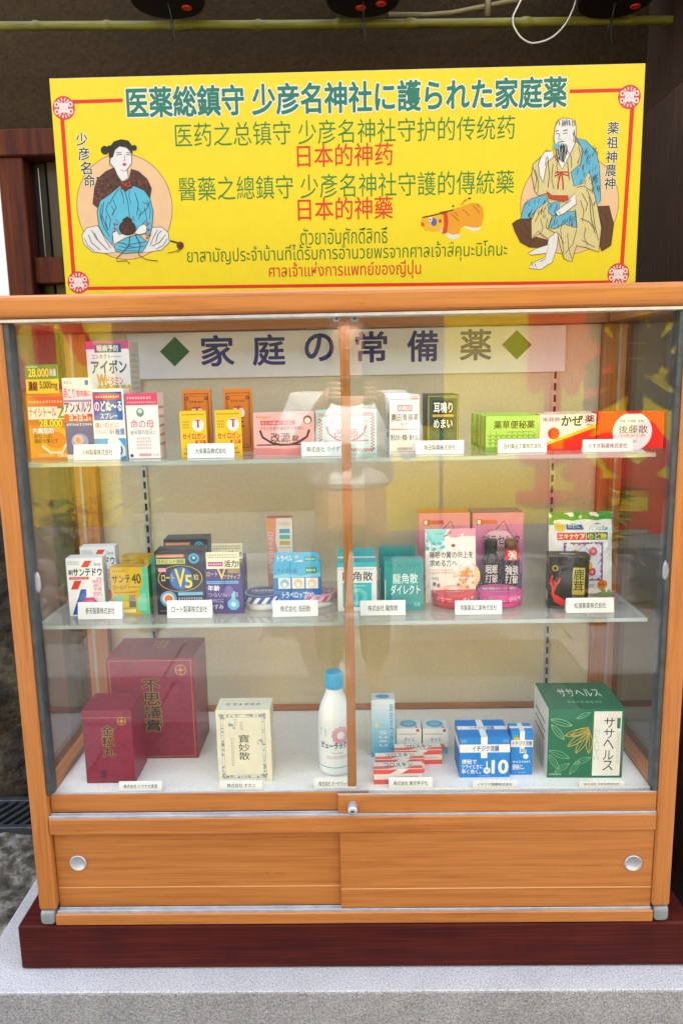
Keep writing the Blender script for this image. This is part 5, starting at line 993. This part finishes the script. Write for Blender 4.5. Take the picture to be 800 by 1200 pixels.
def a_oil(F, T, L, R):
    F.rect(0, 0, 1, 1, '#eef2f2'); F.rect(0, 0, 1, .26, '#6ac0dc'); F.ell(.85, .92, .0035, '#e0443a'); F.micro(.08, .74, .8, .82, '#3a7aa0', 1); F.text('オイル', .3, .48, .74, .64, '#2a6aa0', bold=.01); F.text('ｘ', .1, .5, .2, .6, '#2a6aa0') if False else None; F.ell(.34, .26, F.w*.15, '#d83a30'); F.ell(.72, .26, F.w*.15, '#ea8a2c'); F.micro(.25, .24, .43, .3, WH, 1); F.micro(.63, .24, .81, .3, WH, 1)
    T.ell(.5, .5, T.w*.34, '#58b8da', T.h*.34, 30); T.ell(.5, .5, T.w*.22, '#8fd0e6', T.h*.2); T.ell(.8, .15, .003, '#e0443a')
for (a, c_, lab) in ((464.5, 493.5, 'small white and blue oil box, the one next to the tall slim box'), (495, 524.5, 'small white and blue oil box, the one farther from the tall slim box')):
    carton(lab, a, c_, 854, None, ZF, .045, a_oil, '#eef2f2', '#dbe4e6', '#e4eef0', yb=883, group='small white and blue oil boxes')
def a_koro(F, T, L, R):
    F.rect(0, 0, 1, 1, '#f1eee8'); F.rect(0, .0, 1, .30, '#ea5a56'); F.poly([(0, .62), (.42, .62), (.22, .34), (0, .34)], '#ea5a56') if False else None; F.rect(0, .66, 1, .96, '#ea5a56'); F.poly([(.12, .30), (.34, .30), (.72, .97), (.5, .97)], '#f1eee8'); F.micro(.4, .4, .9, .5, '#9a8a88', 1)
    T.rect(0, 0, 1, 1, '#ece6da'); T.poly([(.0, 0), (.3, 0), (.5, .4), (0, .4)], '#ea6a62'); T.poly([(.62, 0), (1, 0), (1, .4), (.8, .4)], '#ea6a62'); T.text('コロスキン', .22, .3, .80, .85, '#2c2c2e', bold=.02)
for (a, c_, yt, yb, lab) in ((438, 495.5, 901, 918.5, 'nearest flat red and white box, in front of the tall slim blue box'), (440, 497, 889.5, 906, 'flat red and white box just behind the nearest flat red and white one'), (462.5, 517.5, 879, 896, 'flat red and white box farthest back, below the small oil boxes')):
    carton(lab, a, c_, yt, None, ZF, .026, a_koro, '#f1eee8', '#ea6a62', '#ece6da', yb=yb, group='flat red and white boxes', name='ointment_box', cat='ointment box', yaw=.03)
def a_ichi(big):
    def art(F, T, L, R):
        B = '#1788dc'; F.rect(0, 0, 1, 1, B)
        if big:
            F.rect(.42, .48, .55, 1, WH); F.rect(0, .62, 1, .82, WH); F.text('イチジク浣腸', .25, .65, .78, .79, '#2a5a9a', bold=.02); F.text('便秘で', .04, .34, .34, .45, WH, bold=.02); F.text('ツライときに', .04, .22, .46, .32, WH, bold=.02); F.text('早く効く。', .04, .09, .42, .20, WH, bold=.02); F.text('10', .65, .10, .96, .42, WH, bold=.035)
            F.ell(.545, .17, .0068, WH); F.line([(.545, .2), (.545, .40)], .0022, WH); F.text('30', .515, .14, .575, .20, B, bold=.015); F.micro(.4, .02, .62, .055, '#bfe0f4', 1); F.micro(.03, .86, .14, .94, '#bfe0f4', 2); F.micro(.86, .86, .97, .94, '#bfe0f4', 2)
            T.rect(0, 0, 1, 1, B); T.rect(.42, 0, .55, 1, WH); T.rect(0, .42, 1, .62, WH); T.text('イチジク浣腸', .25, .43, .75, .6, '#2a5a9a', bold=.02)
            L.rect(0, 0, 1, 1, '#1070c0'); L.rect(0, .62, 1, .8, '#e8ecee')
        else:
            F.rect(.40, .5, .62, 1, WH); F.rect(0, .64, 1, .80, WH); F.text('イチジク浣腸', .05, .67, .95, .78, '#2a5a9a', bold=.02); F.text('30', .42, .52, .6, .6, '#2a5a9a', bold=.02); F.ell(.22, .88, .006, '#3ab0a0', .004); F.ell(.24, .83, .006, '#f0c41c', .003); F.ell(.68, .42, .005, WH); F.line([(.68, .45), (.68, .58)], .0016, WH); F.micro(.1, .26, .9, .34, '#e2f0fa', 1); F.text('便秘に。', .08, .12, .62, .24, WH, bold=.02); F.micro(.35, .04, .7, .07, '#bfe0f4', 1); T.rect(.40, 0, .62, 1, WH); T.rect(0, .35, 1, .6, WH)
    return art
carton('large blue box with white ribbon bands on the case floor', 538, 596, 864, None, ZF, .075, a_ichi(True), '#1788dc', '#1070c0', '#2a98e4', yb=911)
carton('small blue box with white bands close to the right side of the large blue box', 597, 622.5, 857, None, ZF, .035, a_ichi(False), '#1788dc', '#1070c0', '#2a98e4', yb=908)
def a_sasa(F, T, L, R):
    G = '#14704e'; F.rect(0, 0, 1, 1, G); rn = random.Random(31)
    def leafs(u, v, a, L_, c_, wd):
        p = [(u, v)]; q = [(u, v)]
        for i in range(1, 9):
            s_ = i/8; wv = .14*L_*math.sin(s_*math.pi)**.8; x, y = u+L_*s_*math.cos(a), v+L_*s_*math.sin(a); p.append((x-wv*math.sin(a), y+wv*math.cos(a))); q.append((x+wv*math.sin(a), y-wv*math.cos(a)))
        F.line(p, wd, c_); F.line(q, wd, c_); F.line([(u, v), (u+L_*.96*math.cos(a), v+L_*.96*math.sin(a))], wd*.7, c_)
    for (u, v, a, L_, c_) in ((.03, .85, -.3, .3, '#9ac89a'), (.04, .78, -.9, .28, '#9ac89a'), (.55, .70, 3.4, .34, '#d8b84a'), (.55, .68, 3.8, .36, '#d8b84a'), (.54, .66, 4.2, .34, '#d8b84a'), (.55, .66, 4.7, .3, '#d8b84a'), (.30, .62, .45, .26, '#d8b84a'), (.02, .40, -.4, .3, '#7ab88a'), (.02, .34, -1.0, .26, '#7ab88a'), (.35, .2, .4, .25, '#7ab88a'), (.30, .05, 1.0, .24, '#7ab88a'), (.55, .95, 3.6, .2, '#7ab88a'), (.1, .08, .6, .24, '#7ab88a')): leafs(u, v, a, L_, c_, .0011)
    F.rect(.60, .03, .965, .965, '#f0efe8'); F.text('ササヘルス', .735, .10, .875, .88, '#2a2c2a', bold=.0, vert=True); F.rect(.905, .72, .95, .87, '#2a7a5a'); F.micro(.91, .2, .945, .68, '#b0b4ac', 14); F.text('HEALTH', .615, .25, .68, .72, '#cfd2c8', bold=0, vert=True); F.micro(.03, .035, .2, .07, '#cfe0d4', 1)
    T.rect(0, 0, 1, 1, G); T.text('ササヘルス', .25, .45, .82, .75, '#e6efe6', bold=.01); T.micro(.3, .2, .75, .3, '#8ac0a0', 1)
    L.rect(.02, .02, .98, .98, '#e4e2da')
    for i in range(3): L.rect(.12, .70-.12*i, .80, .73-.12*i, '#3a4a42')
    L.micro(.15, .08, .85, .34, '#a8aca4', 8)
carton('large green cube box with golden bamboo leaves at the right of the case floor', 639.5, 726, 831, None, ZF, .125, a_sasa, '#14704e', '#e4e2da', '#14704e', yb=911.5, yaw=-.02)

# ---- name cards: small folded tents of white card
def card(txt, x0, x1, v0, v1, zs, d, label):
    d = max(.0285 if zs < .5 else .05, min(.08, at_z((x0+x1)/2, v1, zs).y))
    xa, xb = x_at(x0, d, zs), x_at(x1, d, zs); w = xb-xa; xc = (xa+xb)/2; h = z_at(v0, xc, d+.004)-zs; t = .18
    b = MB(); y1 = h*math.tan(t); th = .0004
    V = [(-w/2, 0, 0), (w/2, 0, 0), (w/2, y1, h), (-w/2, y1, h), (w/2, y1+h*.3, .0), (-w/2, y1+h*.3, .0)]
    b.add(V, [(0, 1, 2, 3), (3, 2, 4, 5)], ink('#f2f4f4', .55)); V2 = [(x, y+th*(1 if i < 4 else -1), max(0, z-th)) for i, (x, y, z) in enumerate(V)]
    b.add(V2, [(3, 2, 1, 0), (5, 4, 2, 3)], ink('#f2f4f4', .55))
    s_, c_ = math.sin(t), math.cos(t); hl = h/c_
    F = Face(b, lambda u, v, l: (-w/2+u*w, v*hl*s_-l*c_, v*hl*c_+l*s_), w, hl)
    m = .11 if len(txt) > 8 else .17; F.text(txt, m, .30, 1-m, .68, '#303238', bold=.008)
    return tag(b.build('name_card', None, (xc, d, zs+.0006)), label, 'name card', 'white name cards in front of the goods')
for c_ in (('小林製薬株式会社', 84.5, 140, 521, 537, ZU, .053, 'white name card in front of the orange, blue and white boxes, upper shelf left'),
           ('大幸薬品株式会社', 219, 274, 520, 536, ZU, .053, 'white name card in front of the two small yellow boxes'),
           ('株式会社 カイゲン', 353, 410, 518, 534.5, ZU, .053, 'white name card between the pink and mint boxes, partly behind the wooden strip'),
           ('奥田製薬株式会社', 487, 543, 516.5, 532.5, ZU, .053, 'white name card in front of the dark green box on the upper shelf'),
           ('田村薬品工業株式会社', 583, 639.5, 515, 530.5, ZU, .053, 'white name card in front of the row of light green boxes'),
           ('うすき製薬株式会社', 681.5, 739, 515, 530, ZU, .053, 'white name card in front of the bright red boxes, upper shelf right'),
           ('参天製薬株式会社', 89.5, 142, 706, 722, ZM, .055, 'white name card in front of the white eye drop boxes, middle shelf left'),
           ('ロート製薬株式会社', 195, 248, 704, 720.5, ZM, .055, 'white name card in front of the navy and purple boxes'),
           ('株式会社 浅田飴', 319.5, 372.5, 704, 720.5, ZM, .055, 'white name card between the blue striped tin and the pink flowery tin'),
           ('株式会社 龍角散', 422, 475, 704, 720.5, ZM, .055, 'white name card in front of the turquoise and teal boxes'),
           ('常盤薬品工業株式会社', 533, 587.5, 704, 720.5, ZM, .055, 'white name card in front of the red and magenta tins'),
           ('松浦薬業株式会社', 662, 717.5, 701, 718.5, ZM, .055, 'white name card in front of the glossy black box'),
           ('株式会社 ヒサヤ大黒堂', 138, 189, 915.5, 928, ZF, .036, 'white name card in front of the smaller burgundy box'),
           ('株式会社 オカニ', 257, 307.5, 914.5, 927.5, ZF, .036, 'white name card in front of the cream box'),
           ('株式会社 オーヤラックス', 368, 418, 911.5, 926.5, ZF, .038, 'white name card in front of the white bottle'),
           ('株式会社 東京甲子社', 455.5, 506.5, 911, 927, ZF, .036, 'white name card in front of the flat red and white boxes'),
           ('イチジク製薬株式会社', 553, 605, 914.5, 927.5, ZF, .036, 'white name card in front of the large blue box'),
           ('株式会社 大和生物研究所', 677, 729.5, 915, 927.5, ZF, .036, 'white name card in front of the large green box')):
    card(*c_)

# ================================================================== WHAT THE GLASS MIRRORS (behind the viewer)
CLOTH = cloth_trans('yellow_cloth', '#ffe000', .55); RC = cloth_trans('red_dye', '#d81c10', .35); BC = cloth_trans('black_dye', '#15100c', .05)
def build_cloth(label, ua, ub, z0, z1, chars, Y=-2.75):
    D = -Y; b = MB(); x0, x1 = at_y(ua, 400, D).x, at_y(ub, 400, D).x; n = 50; m = 24
    def yw(x, z): return Y + .02*math.sin(5*x+.7*math.sin(3*z)) + .008*math.sin(17*x)
    vs = [(x0+(x1-x0)*i/n, yw(x0+(x1-x0)*i/n, z0+(z1-z0)*j/m), z0+(z1-z0)*j/m) for j in range(m+1) for i in range(n+1)]
    b.add(vs, [(j*(n+1)+i+1, j*(n+1)+i, (j+1)*(n+1)+i, (j+1)*(n+1)+i+1) for j in range(m) for i in range(n)], CLOTH, True)
    F = Face(b, lambda u, v, l: (x1-(x1-x0)*u, yw(x1-(x1-x0)*u, z0+(z1-z0)*v)+.004+l, z0+(z1-z0)*v), x1-x0, z1-z0, step=.0015)
    for c, a, va, e, ve, mat, bold in chars:       # where each painted character is mirrored in the photograph
        q0 = at_y(e, ve, D); q1 = at_y(a, va, D); F.text(c, (x1-q0.x)/(x1-x0), (q0.z-z0)/(z1-z0), (x1-q1.x)/(x1-x0), (q1.z-z0)/(z1-z0), mat, bold=bold)
    return tag(b.build('yellow_banner', None), label, 'cloth banner', 'yellow cloth banners mirrored in the glass')
build_cloth('tall yellow banner with red strokes mirrored at the left end of the case glass', -60, 128, .34, 2.29, (('少', -20, 345, 112, 480, RC, .06),))
build_cloth('low plain yellow cloth mirrored in the middle of the case glass', 440, 515, .30, .86, ())
build_cloth('tall yellow banner with red and black characters mirrored at the glass right end', 520, 850, .32, 2.29, (('神', 628, 330, 712, 490, RC, .06), ('社', 612, 500, 700, 590, RC, .05), ('薬', 690, 358, 800, 480, BC, .035), ('名', 700, 500, 800, 620, RC, .05)))
# shop wall across the street
b = MB(); b.box(-7, 7, -6.3, -6, -.16, 4, noisy('brown_shop_wall', [(.3, '#2f2a24'), (.7, '#423b32')], 8, 8, .9, .3)); b.box(-1.6, -.7, -6.02, -5.97, -.15, 2.0, '#3a3530'); b.box(.6, 1.9, -6.02, -5.97, .7, 1.9, '#4a4a46')
tag(b.build('shop_wall'), 'brown shop wall across the street, mirrored dimly in the case glass', 'wall')
# bamboo rail holding the banner
b = MB(); b.tube([(-2.5, -2.77, 2.33), (2.8, -2.77, 2.33)], .025, BAMBOO, 12); b.tube([(-2.45, -2.8, -.15), (-2.45, -2.8, 2.4)], .03, TIMBER, 12); b.tube([(2.75, -2.8, -.15), (2.75, -2.8, 2.4)], .03, TIMBER, 12)
tag(b.build('banner_rail'), 'bamboo rail on two posts carrying the yellow banner, mirrored in the glass', 'rail')
# low stone wall under the banner
b = MB(); rn = random.Random(11); x = -2.6
while x < 2.8:
    w_ = rn.uniform(.35, .6); b.box(x+.004, x+w_-.004, -3.0, -2.84+rn.uniform(-.01, .01), -.158, .12+rn.uniform(-.006, .006), GRANITE_F, .008, 2); x += w_
tag(b.build('stone_wall'), 'low granite block wall under the yellow banner, mirrored in the glass', 'stone wall')
# potted plants
def plant(x, y, h, seed, label):
    rn = random.Random(seed); t = empty('potted_plant', (x, y, -.15)); tag(t, label, 'potted plant', 'potted plants mirrored in the glass')
    b = MB(); b.lathe([(.07, 0), (.10, .17), (.112, .17), (.112, .195), (.10, .195), (.095, .17)], TERRA, 28); b.build('pot', t)
    st = MB(); lf = MB()
    for s_ in range(7):
        a = rn.uniform(0, 6.28); q = rn.uniform(.05, .22); P_ = [Vector((.03*math.cos(a), .03*math.sin(a), .17))]
        for k_ in range(1, 6): P_.append(Vector((q*math.cos(a)*k_/5*(1+.2*rn.random()), q*math.sin(a)*k_/5, .17+h*k_/5*rn.uniform(.85, 1.05))))
        st.tube(P_, [.006-.0008*i for i in range(6)], TIMBER, 6)
        for p_ in P_[1:]:
            for k_ in range(6):
                aa = rn.uniform(0, 6.28); e = rn.uniform(-.4, .7); L_ = rn.uniform(.06, .12); dv = Vector((math.cos(aa)*math.cos(e), math.sin(aa)*math.cos(e), math.sin(e))); sv = dv.cross(Vector((0, 0, 1))).normalized(); nv = sv.cross(dv); wv = L_*.22
                lf.add([p_, p_+dv*L_*.4+sv*wv-nv*.006, p_+dv*L_*.4, p_+dv*L_*.4-sv*wv-nv*.006, p_+dv*L_-nv*.02], [(0, 1, 2), (0, 2, 3), (1, 4, 2), (2, 4, 3)], LEAF if rn.random() < .75 else LEAF2)
    st.build('stems', t); lf.build('foliage', t)
for i, (x, y, h, lab) in enumerate(((-1.45, -2.5, .50, 'leafy potted plant at the far left under the banner, mirrored in the left glass'), (-1.05, -2.45, .62, 'taller potted plant with drooping leaves mirrored in the left glass'), (1.25, -2.5, .45, 'low potted plant mirrored in the right glass'), (1.75, -2.45, .55, 'bushy potted plant at the far right under the banner'))): plant(x, y, h, 40+i, lab)
# the photographer, seen mirrored
def skinned(name, verts, edges, radii, mat, parent=None, loc=None, lev=2):
    me = bpy.data.meshes.new(name); me.from_pydata(verts, edges, []); o = bpy.data.objects.new(name, me); COL.objects.link(o)
    o.modifiers.new('skin', 'SKIN'); s_ = o.modifiers.new('smooth', 'SUBSURF'); s_.levels = lev; s_.render_levels = lev
    for i, r_ in enumerate(radii): me.skin_vertices[0].data[i].radius = r_ if isinstance(r_, tuple) else (r_, r_)
    me.skin_vertices[0].data[0].use_root = True
    me.materials.append(mat); 
    if parent: o.parent = parent
    if loc: o.location = loc
    return o
PX, PY, PZ = .0, -1.66, -.15
V_ = [(0, 0, .74), (0, .0, .88), (0, .01, 1.02), (0, .01, 1.17), (0, .02, 1.24), (0, .04, 1.31), (0, .06, 1.40), (0, .05, 1.47),
      (-.17, .01, 1.16), (-.24, .06, .96), (-.06, .295, 1.225), (.17, .01, 1.16), (.24, .06, .96), (.095, .295, 1.225),
      (-.085, 0, .70), (-.09, .03, .38), (-.09, -.01, .06), (-.09, .10, .03), (.085, 0, .70), (.09, .03, .38), (.09, -.01, .06), (.09, .10, .03)]
E_ = [(0, 1), (1, 2), (2, 3), (3, 4), (4, 5), (5, 6), (6, 7), (3, 8), (8, 9), (9, 10), (3, 11), (11, 12), (12, 13), (0, 14), (14, 15), (15, 16), (16, 17), (0, 18), (18, 19), (19, 20), (20, 21)]
R_ = [(.15, .10), (.14, .095), (.15, .10), (.14, .085), .05, .055, (.078, .092), (.06, .07), .048, .04, .024, .048, .04, .024, .075, .052, .035, .03, .075, .052, .035, .03]
pers = skinned('person', V_, E_, R_, SKIN, None, (PX, PY, PZ)); tag(pers, 'person in a white t-shirt holding up a camera, mirrored in the case glass', 'person')
skinned('shirt', [(0, 0, .82), (0, .0, .92), (0, .01, 1.06), (0, .01, 1.19), (-.18, .012, 1.17), (-.24, .05, 1.0), (.18, .012, 1.17), (.24, .05, 1.0)], [(0, 1), (1, 2), (2, 3), (3, 4), (4, 5), (3, 6), (6, 7)], [(.20, .125), (.185, .115), (.19, .115), (.165, .10), .075, .072, .075, .072], SHIRT, pers)
skinned('trousers', [(0, 0, .78), (0, 0, .72), (-.088, 0, .66), (-.092, .03, .38), (-.092, -.01, .10), (.088, 0, .66), (.092, .03, .38), (.092, -.01, .10)], [(0, 1), (1, 2), (2, 3), (3, 4), (1, 5), (5, 6), (6, 7)], [(.165, .115), (.16, .11), .09, .072, .062, .09, .072, .062], TROUS, pers)
skinned('hair', [(0, .005, 1.30), (0, .0, 1.38), (0, .02, 1.45), (0, .055, 1.50), (-.075, .03, 1.43), (-.088, .03, 1.33), (.075, .03, 1.43), (.088, .03, 1.33)], [(0, 1), (1, 2), (2, 3), (2, 4), (4, 5), (2, 6), (6, 7)], [(.07, .05), (.085, .075), (.088, .09), (.08, .06), .04, .028, .04, .028], HAIR, pers)
for nm_, q_, r_, m_ in (('eye', (-.03, .145, 1.405), .009, ink('#1a1412')), ('eye', (.03, .145, 1.405), .009, ink('#1a1412')), ('nose', (0, .155, 1.375), .012, SKIN), ('mouth', (0, .14, 1.335), .014, ink('#a04a48'))):
    b = MB(); b.lathe([(r_*math.sin(a_*math.pi/8), -r_*math.cos(a_*math.pi/8)*.6) for a_ in range(1, 8)], m_, 16); o = b.build(nm_, pers); o.location = q_
for s_ in (-1, 1):
    hx = PX - .06 if s_ < 0 else PX + .095
    for k_ in range(4):
        z = 1.20+.016*k_
        skinned('finger', [(hx-PX, .295, z), (hx-PX-s_*.004, .325, z+.004), (hx-PX-s_*.022, .337, z+.004), (hx-PX-s_*.040, .336, z+.002)], [(0, 1), (1, 2), (2, 3)], [.009, .008, .0075, .006], SKIN, pers, lev=1)
    skinned('thumb', [(hx-PX, .29, 1.20), (hx-PX-s_*.02, .295, 1.185), (hx-PX-s_*.045, .30, 1.185)], [(0, 1), (1, 2)], [.011, .010, .008], SKIN, pers, lev=1)
t = empty('camera', (.0164, -1.345, 1.095)); tag(t, 'small black camera held up by the person mirrored in the glass', 'camera')
b = MB(); b.box(-.052, .052, -.016, .012, -.035, .03, ink('#1a1a1c', .4), .004, 2); b.build('camera_body', t)
b = MB(); b.lathe([(.022, 0), (.022, .014), (.018, .016), (.016, .010)], ink('#101012', .3), 32); mm = Matrix.Translation((0, .012, 0)) @ Matrix.Rotation(-math.pi/2, 4, 'X'); b.v = [tuple(mm @ Vector(p)) for p in b.v]; b.build('lens', t)
bpy.context.view_layer.update()
